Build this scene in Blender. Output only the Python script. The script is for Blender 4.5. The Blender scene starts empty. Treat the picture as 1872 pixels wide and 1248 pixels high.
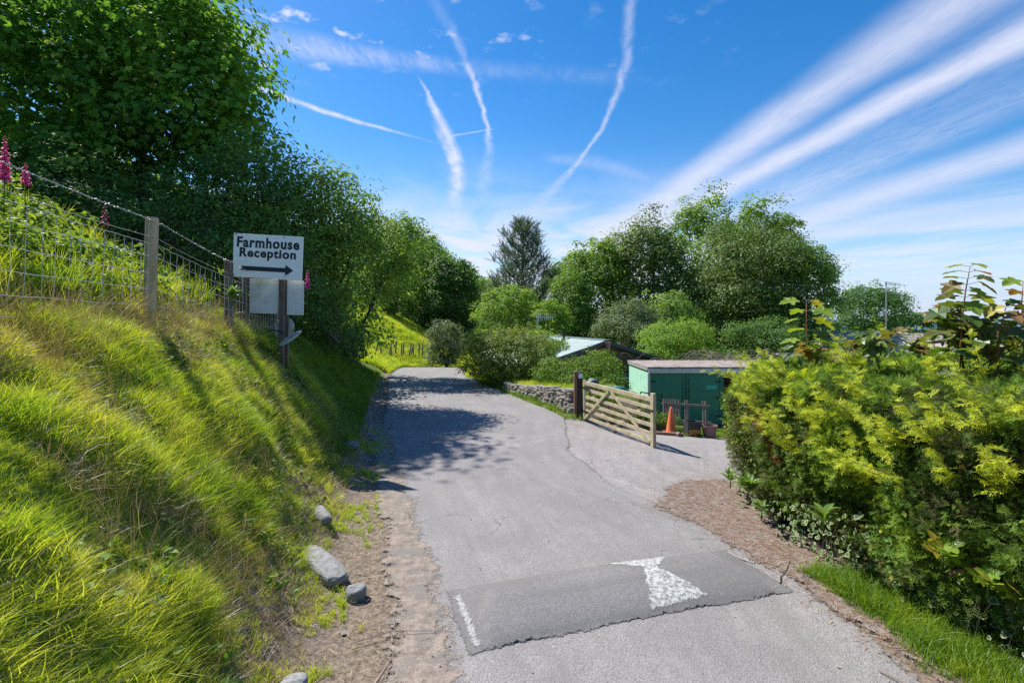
import bpy, math, random
import numpy as np
from mathutils import Vector, Matrix

PI = math.pi
R = math.radians
sc = bpy.context.scene
C = sc.collection

# ------------------------------------------------------------------ camera, sky, sun, exposure
EYE = 2.6
cam_d = bpy.data.cameras.new('camera')
cam = bpy.data.objects.new('camera', cam_d); C.objects.link(cam)
cam.location = (0, 0, EYE); cam.rotation_euler = (R(90), 0, 0)
cam_d.sensor_width = 36.0; cam_d.lens = 36.0 * 900 / 1872
cam_d.shift_y = -36 / 1872
cam_d.clip_start = 0.05; cam_d.clip_end = 90000
sc.camera = cam

SUN_DIR = Vector((-0.78, 0.63, 1.24)).normalized()      # towards the sun
SUN_EL = math.asin(SUN_DIR.z)
SUN_AZ = math.atan2(SUN_DIR.x, SUN_DIR.y)
world = bpy.data.worlds.new('World'); sc.world = world; world.use_nodes = True
sun_d = bpy.data.lights.new('sun', 'SUN'); sun_d.energy = 4.3; sun_d.angle = R(0.53); sun_d.color = (1.0, 0.955, 0.88)
sun = bpy.data.objects.new('sun', sun_d); C.objects.link(sun)
sun.rotation_euler = SUN_DIR.to_track_quat('Z', 'Y').to_euler(); sun.location = (-20, 16, 32)
sc.view_settings.view_transform = 'Standard'; sc.view_settings.look = 'None'
sc.view_settings.gamma = 1.0; sc.view_settings.use_curve_mapping = False
sc.view_settings.exposure = 0.95
SKY_STRENGTH = 0.088
try:
    sc.cycles.use_denoising = False
    sc.cycles.max_bounces = 8; sc.cycles.transparent_max_bounces = 10
    sc.cycles.diffuse_bounces = 3; sc.cycles.transmission_bounces = 4; sc.cycles.glossy_bounces = 2
except Exception:
    pass


# ------------------------------------------------------------------ node helper
class N:
    def __init__(s, tree):
        s.t = tree; s.n = tree.nodes; s.l = tree.links

    def add(s, kind, **kw):
        n = s.n.new(kind)
        for k, v in kw.items(): setattr(n, k, v)
        return n

    def put(s, sock, v):
        if isinstance(v, bpy.types.NodeSocket): s.l.new(v, sock)
        elif v is not None:
            if isinstance(v, (tuple, list)) and len(v) == 3 and sock.type == 'RGBA': v = (*v, 1)
            sock.default_value = v

    def math(s, op, a, b=None, c=None, clamp=False):
        n = s.add('ShaderNodeMath', operation=op, use_clamp=clamp)
        s.put(n.inputs[0], a)
        if b is not None: s.put(n.inputs[1], b)
        if c is not None: s.put(n.inputs[2], c)
        return n.outputs[0]

    def mix(s, f, a, b, mode='MIX'):
        n = s.add('ShaderNodeMix', data_type='RGBA', blend_type=mode)
        s.put(n.inputs[0], f); s.put(n.inputs[6], a); s.put(n.inputs[7], b)
        return n.outputs[2]

    def mapr(s, v, a, b, c=0.0, d=1.0, smooth=True):
        n = s.add('ShaderNodeMapRange', interpolation_type='SMOOTHSTEP' if smooth else 'LINEAR')
        s.put(n.inputs['Value'], v)
        for k, x in (('From Min', a), ('From Max', b), ('To Min', c), ('To Max', d)): s.put(n.inputs[k], x)
        return n.outputs[0]

    def noise(s, vec, scale, detail=4.0, rough=0.55, dist=0.0):
        n = s.add('ShaderNodeTexNoise')
        s.put(n.inputs['Vector'], vec)
        n.inputs['Scale'].default_value = scale; n.inputs['Detail'].default_value = detail
        n.inputs['Roughness'].default_value = rough; n.inputs['Distortion'].default_value = dist
        return n.outputs['Fac']

    def vor(s, vec, scale, feature='F1', out='Distance', rnd=1.0):
        n = s.add('ShaderNodeTexVoronoi', feature=feature)
        s.put(n.inputs['Vector'], vec); n.inputs['Scale'].default_value = scale
        n.inputs['Randomness'].default_value = rnd
        return n.outputs[out]

    def ramp(s, f, stops):
        n = s.add('ShaderNodeValToRGB'); s.put(n.inputs[0], f)
        e = n.color_ramp.elements
        while len(e) < len(stops): e.new(0.5)
        for el, (p, c) in zip(e, stops):
            el.position = p; el.color = (*c, 1)
        return n.outputs[0]

    def scale(s, vec, xyz):
        n = s.add('ShaderNodeMapping'); s.put(n.inputs['Vector'], vec); n.inputs['Scale'].default_value = xyz
        return n.outputs[0]

    def attr(s, name):
        return s.add('ShaderNodeAttribute', attribute_name=name).outputs['Fac']

    def pos(s):
        return s.add('ShaderNodeNewGeometry').outputs['Position']

    def bump(s, h, strength=0.3, dist=0.01, normal=None):
        n = s.add('ShaderNodeBump'); n.inputs['Strength'].default_value = strength
        n.inputs['Distance'].default_value = dist; s.put(n.inputs['Height'], h)
        if normal is not None: s.put(n.inputs['Normal'], normal)
        return n.outputs[0]


# ------------------------------------------------------------------ world: Nishita sky with cirrus and trails
def build_world():
    w = N(world.node_tree)
    for n in list(w.n): w.n.remove(n)
    out = w.add('ShaderNodeOutputWorld'); bg = w.add('ShaderNodeBackground')
    bg.inputs['Strength'].default_value = SKY_STRENGTH
    w.l.new(bg.outputs[0], out.inputs[0])
    sky = w.add('ShaderNodeTexSky', sky_type='NISHITA')
    sky.sun_disc = False; sky.sun_elevation = SUN_EL; sky.sun_rotation = SUN_AZ
    sky.air_density = 1.0; sky.dust_density = 0.2; sky.ozone_density = 1.6; sky.altitude = 60
    hs = w.add('ShaderNodeHueSaturation'); hs.inputs['Saturation'].default_value = 1.44; hs.inputs['Value'].default_value = 1.0
    hs.inputs['Hue'].default_value = 0.503
    w.l.new(sky.outputs[0], hs.inputs['Color'])
    d = w.add('ShaderNodeTexCoord').outputs['Generated']
    sp = w.add('ShaderNodeSeparateXYZ'); w.l.new(d, sp.inputs[0])
    z = w.math('MAXIMUM', sp.outputs[2], 0.03)
    u = w.math('DIVIDE', sp.outputs[0], z); v = w.math('DIVIDE', sp.outputs[1], z)
    cb = w.add('ShaderNodeCombineXYZ'); w.l.new(u, cb.inputs[0]); w.l.new(v, cb.inputs[1]); uv = cb.outputs[0]
    wob = w.noise(uv, 1.3, 3, 0.5)
    wob2 = w.noise(uv, 5.0, 4, 0.6)
    fine = w.noise(w.scale(uv, (8.0, 2.2, 1)), 2.2, 8, 0.68, 0.6)      # fibres along the streaks
    uw = w.math('ADD', u, w.math('MULTIPLY', w.math('SUBTRACT', wob, 0.5), 0.16))
    masks = []

    def curve(x, lo, hi, pts, vlo, vhi):
        t = w.mapr(x, lo, hi, 0, 1, smooth=False)
        n = w.add('ShaderNodeFloatCurve'); w.put(n.inputs['Value'], t)
        cu = n.mapping.curves[0]
        P = [((a - lo) / (hi - lo), (b - vlo) / (vhi - vlo)) for a, b in pts]
        while len(cu.points) < len(P): cu.points.new(0.5, 0.5)
        for p, (a, b) in zip(cu.points, P): p.location = (a, b)
        n.mapping.use_clip = False; n.mapping.update()
        return w.mapr(n.outputs[0], 0, 1, vlo, vhi, smooth=False)

    def streak(a, b, path, width, dens, nz=0.75, soft=1.0, lo=0.4, hi=7.4, warp=None):
        """soft band around a = path(b), width(b), dens(b)"""
        c = curve(b, lo, hi, path, -4, 4)
        wd = curve(b, lo, hi, width, 0, 1)
        dn = curve(b, lo, hi, dens, 0, 1)
        dist = w.math('ABSOLUTE', w.math('SUBTRACT', a, c))
        r = w.math('DIVIDE', dist, wd)
        m = w.mapr(r, 1.0, 0.0)
        if soft != 1.0: m = w.math('POWER', m, soft)
        nn = w.mapr(fine, 0.28, 0.66, 1.0 - nz, 1.0)
        masks.append(w.math('MULTIPLY', w.math('MULTIPLY', m, dn), nn))

    # broad cirrus bands running away to the right
    streak(uw, v, [(0.4, 1.50), (1.5, 1.40), (2.4, 1.34), (3.6, 1.28), (5.4, 1.24), (7.4, 1.2)],
           [(0.4, .235), (1.5, .235), (2.4, .225), (3.6, .29), (7.4, .5)], [(0.4, .6), (1.5, .66), (3, .78), (7.4, .85)], nz=0.22)
    streak(uw, v, [(0.4, 1.9), (1.7, 1.79), (2.4, 1.70), (3.5, 1.62), (7.4, 1.55)],
           [(0.4, .185), (1.5, .19), (2.4, .19), (3.6, .25), (7.4, .4)], [(0.4, .75), (1.7, .84), (3.5, .84), (7.4, .8)], nz=0.2)
    streak(uw, v, [(0.4, 3.2), (2.8, 3.0), (3.6, 2.93), (4.8, 2.9), (7.4, 2.8)],
           [(0.4, .42), (2.8, .48), (4.8, .6), (7.4, .8)], [(0.4, .5), (2.8, .66), (4.8, .65), (7.4, .5)], nz=0.2)
    streak(uw, v, [(0.4, 2.35), (2.2, 2.3), (4, 2.22), (7.4, 2.1)],
           [(0.4, .2), (2.8, .3), (7.4, .5)], [(0.4, .15), (2.8, .22), (4.5, .25), (7.4, .2)], nz=0.7)
    streak(uw, v, [(0.4, 1.1), (1.6, 1.75), (2.5, 2.0), (7.4, 2.1)],
           [(0.4, .5), (2.8, .6), (7.4, .8)], [(0.4, .15), (1.8, .18), (4.5, .28), (7.4, .4)], nz=0.6)
    # vapour trails
    ux = w.math('ADD', u, w.math('MULTIPLY', w.math('SUBTRACT', wob2, 0.5), 0.06))
    streak(ux, v, [(0.4, -.44), (2.09, -.378), (2.38, -.36), (2.74, -.345), (3.24, -.36), (4.1, -.48), (7.4, -.9)],
           [(0.4, .01), (2.05, .012), (2.4, .045), (2.8, .065), (3.4, .085), (4.4, .13), (7.4, .2)],
           [(0.4, 0), (1.95, 0), (2.12, .8), (2.7, .9), (3.5, .8), (4.3, .25), (5.2, 0), (7.4, 0)], nz=0.62, soft=1.35)
    streak(ux, v, [(0.4, -.5), (2.5, -.40), (2.75, -.385), (3.2, -.37), (7.4, -.6)],
           [(0.4, .02), (2.4, .02), (2.8, .04), (3.6, .05), (7.4, .1)],
           [(0.4, 0), (2.4, 0), (2.7, .5), (3.2, .6), (3.7, 0), (7.4, 0)], nz=0.68, soft=1.35)
    streak(ux, v, [(0.4, -.6), (1.55, -.238), (1.88, -.178), (2.32, -.142), (2.66, -.125), (3.4, -.19), (7.4, -.5)],
           [(0.4, .05), (1.55, .04), (1.9, .026), (2.3, .022), (2.7, .032), (3.3, .08), (7.4, .2)],
           [(0.4, .05), (1.5, .14), (1.8, .4), (2.3, .8), (2.65, .75), (2.9, .35), (3.6, .22), (4.6, 0), (7.4, 0)], nz=0.68, soft=1.35)
    streak(ux, v, [(0.4, .2), (1.53, .365), (1.81, .425), (2.26, .465), (2.83, .445), (3.95, .27), (7.4, -.2)],
           [(0.4, .04), (1.53, .036), (2.0, .034), (2.5, .024), (2.9, .028), (3.9, .11), (7.4, .3)],
           [(0.4, .2), (1.53, .36), (1.9, .42), (2.4, .6), (2.9, .62), (3.5, .4), (4.4, .25), (5.5, 0), (7.4, 0)], nz=0.68, soft=1.35)
    # trails lying across (v as a function of u)
    vx = w.math('ADD', v, w.math('MULTIPLY', w.math('SUBTRACT', wob2, 0.5), 0.06))
    streak(vx, u, [(-4, .6), (-1.3, 1.98), (-1.067, 2.14), (-.88, 2.36), (-.571, 2.63), (-.1, 2.98), (3.4, 4)],
           [(-4, .05), (-1.3, .07), (-.9, .075), (-.57, .04), (-.1, .03), (3.4, .05)],
           [(-4, .5), (-1.1, .95), (-.85, .9), (-.6, .45), (-.45, .1), (-.3, 0), (3.4, 0)], nz=0.55, soft=1.3, lo=-4, hi=3.4)
    streak(vx, u, [(-4, 1.0), (-1.2, 1.64), (-.86, 1.76), (-.25, 1.93), (.4, 2.02), (3.4, 2.4)],
           [(-4, .2), (-.9, .17), (-.3, .1), (.4, .12), (3.4, .2)],
           [(-4, .3), (-1, .4), (-.7, .48), (-.3, .34), (.0, .14), (.35, .10), (.6, 0), (3.4, 0)], nz=0.9, lo=-4, hi=3.4)
    streak(vx, u, [(-4, 2.6), (-.36, 2.66), (-.1, 2.56), (.2, 2.5), (3.4, 2.4)],
           [(-4, .02), (-.4, .03), (-.1, .02), (3.4, .02)],
           [(-4, 0), (-.36, 0), (-.3, .5), (-.15, .5), (-.08, 0), (3.4, 0)], nz=0.55, soft=1.3, lo=-4, hi=3.4)
    streak(vx, u, [(-4, 3.0), (.1, 3.0), (.5, 3.1), (1.0, 3.45), (3.4, 4)],
           [(-4, .1), (.2, .14), (.6, .2), (1.0, .1), (3.4, .02)],
           [(-4, 0), (.15, 0), (.3, .2), (.7, .22), (1.0, .05), (1.2, 0), (3.4, 0)], nz=0.5, lo=-4, hi=3.4)
    # small broken puffs, mostly to the upper left
    puff = w.math('MULTIPLY', w.mapr(w.noise(uv, 9.0, 5, 0.6), 0.56, 0.72), w.mapr(u, 0.9, -1.15, 0.05, 0.95))
    puff = w.math('MULTIPLY', puff, w.mapr(v, 2.35, 1.75))
    masks.append(w.math('MULTIPLY', puff, w.mapr(w.noise(uv, 2.2, 2), 0.36, 0.6)))
    # veil of high cirrus thickening with distance
    veil = w.noise(w.scale(uv, (0.9, 0.45, 1)), 1.4, 6, 0.6, 0.5)
    vh = w.mapr(v, 2.4, 6.2)
    vm = w.math('MULTIPLY', w.mapr(veil, 0.34, 0.66, 0.25, 1.0), vh)
    left_only = w.mapr(u, 2.6, 0.9, 0.5, 1.0)
    masks.append(w.math('MULTIPLY', vm, left_only))
    band = w.mapr(w.noise(w.scale(d, (1.4, 1.4, 26)), 1.6, 4, 0.55, 0.2), 0.42, 0.66, 0.0, 0.6)
    low = w.math('MULTIPLY', w.mapr(sp.outputs[2], 0.02, 0.09), w.mapr(sp.outputs[2], 0.24, 0.11))
    masks.append(w.math('MULTIPLY', band, low))
    inv = 1.0
    for m in masks:
        inv = w.math('MULTIPLY', inv, w.math('SUBTRACT', 1.0, m, clamp=True))
    tot = w.math('SUBTRACT', 1.0, inv, clamp=True)
    hz = w.mapr(sp.outputs[2], 0.16, 0.0, 0.0, 0.85)
    clear = w.mix(hz, hs.outputs[0], (2.6, 3.7, 5.5))
    colr = w.mix(tot, clear, (4.9, 5.1, 6.1))
    w.l.new(colr, bg.inputs['Color'])


build_world()


# ------------------------------------------------------------------ materials
def newmat(name):
    m = bpy.data.materials.new(name); m.use_nodes = True
    t = N(m.node_tree)
    for n in list(t.n): t.n.remove(n)
    out = t.add('ShaderNodeOutputMaterial'); b = t.add('ShaderNodeBsdfPrincipled')
    t.l.new(b.outputs[0], out.inputs[0])
    return m, t, b, out


def mat_leaf(name, stops, trans=0.4, rough=0.45, spec=0.5, posn=0.0, tboost=1.25, inst=False):
    m, t, b, out = newmat(name)
    f = t.attr('rnd')
    if inst:      # scattered sprays carry their own tint
        a = t.add('ShaderNodeAttribute', attribute_name='tint'); a.attribute_type = 'INSTANCER'
        f = t.math('ADD', a.outputs['Fac'], t.math('MULTIPLY', t.math('SUBTRACT', f, 0.5), 0.22), clamp=True)
    if posn:
        nz = t.noise(t.pos(), posn, 3, 0.5)
        f = t.math('ADD', t.math('MULTIPLY', f, 0.6), t.mapr(nz, 0.3, 0.7, 0, 0.4, smooth=False))
    c = t.ramp(f, stops)
    t.put(b.inputs['Base Color'], c); b.inputs['Roughness'].default_value = rough
    b.inputs['Specular IOR Level'].default_value = spec
    tr = t.add('ShaderNodeBsdfTranslucent')
    t.put(tr.inputs['Color'], t.mix(1.0, c, (tboost * 1.1, tboost, 0.55), 'MULTIPLY'))
    mx = t.add('ShaderNodeMixShader'); mx.inputs[0].default_value = trans
    t.l.new(b.outputs[0], mx.inputs[1]); t.l.new(tr.outputs[0], mx.inputs[2]); t.l.new(mx.outputs[0], out.inputs[0])
    return m


def mat_grass(name, stops, nscale=0.9, trans=0.5):
    m, t, b, out = newmat(name)
    p = t.pos()
    oi = t.add('ShaderNodeObjectInfo').outputs['Random']
    nz = t.mapr(t.noise(p, nscale, 4, 0.6), 0.28, 0.72, 0, 1, smooth=False)
    f = t.math('ADD', t.math('MULTIPLY', nz, 0.62), t.math('MULTIPLY', oi, 0.25))
    f = t.math('ADD', f, t.math('MULTIPLY', t.attr('rnd'), 0.16))
    c = t.ramp(f, stops)
    t.put(b.inputs['Base Color'], c); b.inputs['Roughness'].default_value = 0.42
    b.inputs['Specular IOR Level'].default_value = 0.45
    tr = t.add('ShaderNodeBsdfTranslucent'); t.put(tr.inputs['Color'], t.mix(1.0, c, (1.4, 1.3, 0.5), 'MULTIPLY'))
    mx = t.add('ShaderNodeMixShader'); mx.inputs[0].default_value = trans
    t.l.new(b.outputs[0], mx.inputs[1]); t.l.new(tr.outputs[0], mx.inputs[2]); t.l.new(mx.outputs[0], out.inputs[0])
    return m


def mat_flat(name, col, rough=0.6, metal=0.0, var=0.12, scale=8.0, bump=0.0, bscale=40.0, col2=None, thr=(0.45, 0.6), spec=0.5):
    m, t, b, out = newmat(name)
    co = t.add('ShaderNodeTexCoord').outputs['Object']
    nz = t.noise(co, scale, 5, 0.6)
    c = t.mix(t.mapr(nz, 0.3, 0.7, 0, 1), tuple(x * (1 - var) for x in col), tuple(min(1, x * (1 + var)) for x in col))
    if col2 is not None:
        c = t.mix(t.mapr(t.noise(co, scale * 0.45, 6, 0.65), thr[0], thr[1]), c, col2)
    t.put(b.inputs['Base Color'], c)
    b.inputs['Roughness'].default_value = rough; b.inputs['Metallic'].default_value = metal
    b.inputs['Specular IOR Level'].default_value = spec
    if bump: t.put(b.inputs['Normal'], t.bump(t.noise(co, bscale, 4, 0.6), bump, 0.01))
    return m


def mat_wood(name, col, dark, grain=(2, 2, 40), rough=0.75, green=None, gthr=(0.5, 0.62)):
    m, t, b, out = newmat(name)
    co = t.add('ShaderNodeTexCoord').outputs['Object']
    g = t.noise(t.scale(co, grain), 1.6, 6, 0.65, 0.4)
    c = t.mix(t.mapr(g, 0.36, 0.68), dark, col)
    c = t.mix(t.mapr(t.noise(co, 3.0, 4), 0.4, 0.7, 0, 0.5), c, tuple(x * 0.75 for x in col))
    if green is not None:
        c = t.mix(t.mapr(t.noise(co, 4.5, 5, 0.65), gthr[0], gthr[1], 0, 0.8), c, green)
    t.put(b.inputs['Base Color'], c); b.inputs['Roughness'].default_value = rough
    t.put(b.inputs['Normal'], t.bump(g, 0.35, 0.004))
    return m


M = {}
def ragged(t, b, amp=0.16, sc_=16):
    """worn, crumbled border: the sheet ends where its edge distance plus grit falls below zero"""
    p = t.pos()
    n = t.math('ADD', t.math('MULTIPLY', t.noise(p, sc_, 6, 0.75), .7), t.math('MULTIPLY', t.noise(p, 90, 3, 0.7), .3))
    f = t.math('ADD', t.attr('edge'), t.math('MULTIPLY', t.math('SUBTRACT', n, 0.5), amp * 2))
    t.put(b.inputs['Alpha'], t.mapr(f, -0.008, 0.012))


# asphalt
def asphalt(name, base, dark, pink=None, contrast=1.0, bumpy=0.5, agg=260.0):
    m, t, b, out = newmat(name)
    p = t.pos()
    sp = t.vor(p, agg, out='Color')
    bw = t.add('ShaderNodeSeparateColor'); t.l.new(sp, bw.inputs[0])
    c = t.mix(t.mapr(bw.outputs[0], 0.0, 1.0, 0, 1, smooth=False), tuple(x * (1 - .34 * contrast) for x in base), tuple(x * (1 + .3 * contrast) for x in base))
    c = t.mix(t.mapr(t.noise(p, 95, 3, 0.7), 0.60, 0.72, 0, 0.7), c, dark)
    big = t.noise(p, 0.8, 5, 0.62)
    c = t.mix(t.mapr(big, 0.35, 0.68, 0.0, 0.42), c, tuple(x * 0.62 for x in base))
    if pink is not None:
        c = t.mix(t.mapr(t.noise(p, 1.7, 5, 0.6), 0.42, 0.66, 0.0, 0.55), c, pink)
    c = t.mix(t.mapr(t.noise(t.scale(p, (1.2, .5, 1)), 3.0, 6, 0.7), 0.52, 0.7, 0, 0.35), c, tuple(min(.6, x * 1.35) for x in base))
    # hairline cracks
    pw = t.add('ShaderNodeVectorMath', operation='ADD'); t.l.new(p, pw.inputs[0])
    nn = t.add('ShaderNodeTexNoise'); nn.inputs['Scale'].default_value = 1.6; nn.inputs['Detail'].default_value = 5; t.l.new(p, nn.inputs['Vector'])
    t.l.new(nn.outputs['Color'], pw.inputs[1])
    cr = t.vor(pw.outputs[0], 0.42, feature='DISTANCE_TO_EDGE')
    crm = t.math('MULTIPLY', t.mapr(cr, 0.006, 0.0), t.mapr(t.noise(p, 0.6, 2), 0.5, 0.62))
    c = t.mix(t.math('MULTIPLY', crm, 0.75), c, dark)
    t.put(b.inputs['Base Color'], c); b.inputs['Roughness'].default_value = 0.86
    b.inputs['Specular IOR Level'].default_value = 0.3
    h = t.math('ADD', t.vor(p, agg * 0.55), t.math('MULTIPLY', t.noise(p, 22, 4), 0.8))
    t.put(b.inputs['Normal'], t.bump(h, bumpy, 0.006))
    e = t.attr('edge')
    cbn = t.add('ShaderNodeCombineXYZ'); t.put(cbn.inputs[0], t.math('MULTIPLY', e, 2.6))
    spx = t.add('ShaderNodeSeparateXYZ'); t.l.new(p, spx.inputs[0]); t.put(cbn.inputs[1], t.math('MULTIPLY', spx.outputs[1], .22))
    c = t.mix(t.mapr(t.noise(cbn.outputs[0], 1.5, 5, .6), .38, .64, 0, .34), c, tuple(x * .66 for x in base))     # wheel tracks along the lane
    c = t.mix(t.mapr(t.noise(p, 5.5, 6, .72), .56, .74, 0, .38), c, tuple(x * .5 for x in base))     # oil and damp stains
    seam = t.math('MULTIPLY', t.mapr(t.math('ABSOLUTE', t.math('SUBTRACT', e, .02)), .018, 0), t.mapr(t.noise(p, 3, 4), .44, .6))
    c = t.mix(t.math('MULTIPLY', seam, .2 if name == 'patch_asphalt' else .7), c, dark)
    t.put(b.inputs['Base Color'], c)
    ragged(t, b, {'patch_asphalt': .10, 'asphalt': .2}.get(name, .16))
    return m


M['road'] = asphalt('asphalt', (.250, .236, .230), (.05, .05, .052), None, 1.25, .7, 150)
M['apron'] = asphalt('chippings', (.275, .255, .246), (.09, .08, .08), (.31, .27, .258), 1.6, 0.7, 95)
M['hump'] = asphalt('patch_asphalt', (.186, .179, .179), (.08, .08, .085), None, 1.5, .55, 190)


def mat_ground():
    m, t, b, out = newmat('earth')
    p = t.pos()
    dirt = t.attr('dirt')
    n1 = t.noise(p, 2.2, 6, 0.65); n2 = t.noise(p, 26, 5, 0.7); n3 = t.noise(p, 0.05, 4, 0.6)
    soil = t.ramp(n2, [(0.3, (.07, .052, .038)), (0.5, (.19, .15, .115)), (0.7, (.31, .255, .205))])
    gr = t.ramp(t.math('ADD', t.math('MULTIPLY', n1, 0.6), t.math('MULTIPLY', n2, 0.4)),
                [(0.3, (.045, .07, .014)), (0.5, (.12, .17, .03)), (0.7, (.22, .24, .07))])
    far = t.ramp(n3, [(0.35, (.05, .09, .02)), (0.5, (.16, .17, .06)), (0.65, (.25, .2, .1))])
    sp = t.add('ShaderNodeSeparateXYZ'); t.l.new(p, sp.inputs[0])
    ln = t.add('ShaderNodeVectorMath', operation='LENGTH'); t.l.new(p, ln.inputs[0])
    gr = t.mix(t.mapr(ln.outputs['Value'], 60, 300), gr, far)
    dm = t.mapr(t.math('ADD', dirt, t.math('MULTIPLY', t.math('SUBTRACT', n1, 0.5), 0.9)), 0.36, 0.62)
    t.put(b.inputs['Base Color'], t.mix(dm, gr, soil)); b.inputs['Roughness'].default_value = 0.95
    b.inputs['Specular IOR Level'].default_value = 0.15
    t.put(b.inputs['Normal'], t.bump(n2, 0.8, 0.03))
    return m


def mat_soil(name, col, *a, **k):
    m = mat_flat(name, col, *a, **k); t = N(m.node_tree)
    b = [n for n in t.n if n.type == 'BSDF_PRINCIPLED'][0]; ragged(t, b, .5, 9)
    src = b.inputs['Base Color'].links[0].from_socket
    p = t.pos(); g = t.math('ADD', t.math('MULTIPLY', t.noise(p, 55, 5, .75), .6), t.math('MULTIPLY', t.noise(p, 190, 3, .7), .4))
    c = t.mix(t.mapr(g, .52, .38, 0, .8), src, tuple(x * .35 for x in col)); c = t.mix(t.mapr(g, .56, .66, 0, .6), c, tuple(min(.6, x * 1.7) for x in col))
    t.put(b.inputs['Base Color'], c)
    return m


M['ground'] = mat_ground()
M['pinedirt'] = mat_soil('needle_litter_soil', (.195, .145, .12), 0.95, var=.4, scale=26, bump=.9, bscale=80, col2=(.26, .23, .21), spec=.15)
M['tandirt'] = mat_soil('pale_trodden_dirt', (.25, .208, .175), 0.95, var=.3, scale=9, bump=.5, bscale=50, col2=(.20, .185, .17), thr=(.46, .64), spec=.15)
M['bark'] = mat_wood('bark', (.16, .125, .09), (.05, .04, .03), (6, 6, 1.5), 0.9, green=(.07, .09, .03))
M['paleb'] = mat_wood('pale_bark', (.30, .26, .21), (.14, .11, .08), (6, 6, 1.5), 0.85)
M['twig'] = mat_flat('twig', (.27, .21, .165), 0.85, var=.3)
M['rust'] = mat_leaf('rust_foliage', [(0, (.22, .06, .02)), (.5, (.40, .13, .04)), (1, (.52, .23, .10))], .25, .7, .2)
M['straw'] = mat_leaf('straw_foliage', [(0, (.42, .30, .14)), (1, (.66, .52, .30))], .3, .7, .2)
M['core'] = mat_flat('dark_core', (.030, .026, .014), 1.0, var=.5, scale=14, bump=1, bscale=22, spec=.05)  # near-black brown: shade inside the hedge put into the colour
G = lambda *s: list(s)
M['lf_syc'] = mat_leaf('sycamore_leaf', G((0, (0.051, 0.136, 0.020)), (.45, (0.110, 0.260, 0.032)), (.8, (0.195, 0.396, 0.047)), (1, (0.366, 0.396, 0.077))), 0.56, .55, .28)
M['lf_dark'] = mat_leaf('dark_leaf', G((0, (0.041, 0.099, 0.030)), (.5, (0.086, 0.189, 0.046)), (1, (0.204, 0.348, 0.081))), 0.44, .55, .28)
M['lf_mid'] = mat_leaf('mid_leaf', G((0, (0.070, 0.152, 0.034)), (.5, (0.157, 0.293, 0.055)), (1, (0.341, 0.476, 0.109))), 0.46, .55, .28)
M['lf_lite'] = mat_leaf('light_leaf', G((0, (0.095, 0.190, 0.024)), (.5, (0.180, 0.326, 0.037)), (1, (0.326, 0.465, 0.077))), 0.48, .55, .28)
M['lf_grey'] = mat_leaf('grey_green_leaf', G((0, (0.073, 0.122, 0.057)), (.5, (0.138, 0.203, 0.090)), (1, (0.277, 0.342, 0.163))), 0.36, .55, .28)
M['lf_hedge'] = mat_leaf('glossy_hedge_leaf', G((0, (0.084, 0.131, 0.030)), (.5, (0.187, 0.270, 0.053)), (.85, (0.354, 0.430, 0.103)), (1, (0.561, 0.486, 0.187))), 0.38, .55, .28)
M['lf_bram'] = mat_leaf('bramble_leaf', G((0, (0.055, 0.117, 0.019)), (.5, (0.125, 0.235, 0.034)), (.9, (0.235, 0.344, 0.055)), (1, (0.547, 0.390, 0.062))), 0.48, .55, .28)
M['lf_big'] = mat_leaf('broad_crown_leaf', G((0, (0.044, 0.094, 0.022)), (.45, (0.106, 0.188, 0.037)), (.8, (0.213, 0.288, 0.075)), (1, (0.325, 0.375, 0.163))), .38, .5, .35)
M['needle'] = mat_leaf('pine_needle', G((0, (0.040, 0.080, 0.044)), (.5, (0.090, 0.150, 0.084)), (1, (0.200, 0.280, 0.160))), .2, .5, .5)
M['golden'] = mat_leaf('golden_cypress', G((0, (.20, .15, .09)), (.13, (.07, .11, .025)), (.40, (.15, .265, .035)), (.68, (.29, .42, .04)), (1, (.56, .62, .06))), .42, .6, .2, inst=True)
M['sapling'] = mat_leaf('sapling_leaf', G((0, (.06, .13, .02)), (.5, (.11, .16, .03)), (1, (.28, .15, .05))), .45, .4, .5)
M['saplingY'] = mat_leaf('yellow_leaf', G((0, (.15, .27, .03)), (.7, (.26, .36, .04)), (1, (.45, .38, .06))), .45, .4, .5)
M['weed'] = mat_leaf('weed_leaf', G((0, (.08, .17, .03)), (1, (.15, .26, .05))), .4, .4, .5)
M['ivy'] = mat_leaf('ivy_leaf', G((0, (.018, .045, .012)), (1, (.07, .14, .035))), .2, .5, .35)
M['ivyedge'] = mat_leaf('ivy_leaf_edge', G((0, (.17, .24, .09)), (1, (.38, .43, .24))), .2, .55, .3)
M['pink'] = mat_leaf('foxglove_bell', G((0, (.35, .02, .22)), (1, (.75, .12, .50))), .4, .45, .3)
M['white_flower'] = mat_leaf('elder_blossom', G((0, (.55, .52, .36)), (1, (.8, .78, .6))), .3, .6, .2)
M['grass'] = mat_grass('grass_blades', G((0, (.08, .18, .018)), (.25, (.22, .37, .03)), (.5, (.37, .49, .045)), (.75, (.52, .55, .09)), (1, (.62, .54, .26))))
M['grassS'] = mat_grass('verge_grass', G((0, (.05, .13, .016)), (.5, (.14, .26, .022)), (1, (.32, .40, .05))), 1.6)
M['dry'] = mat_grass('dry_grass', G((0, (.20, .14, .07)), (.5, (.36, .27, .15)), (1, (.52, .43, .26))), 2.0, .25)
M['bark_dark'] = M['bark']
M['stone'] = None


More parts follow.
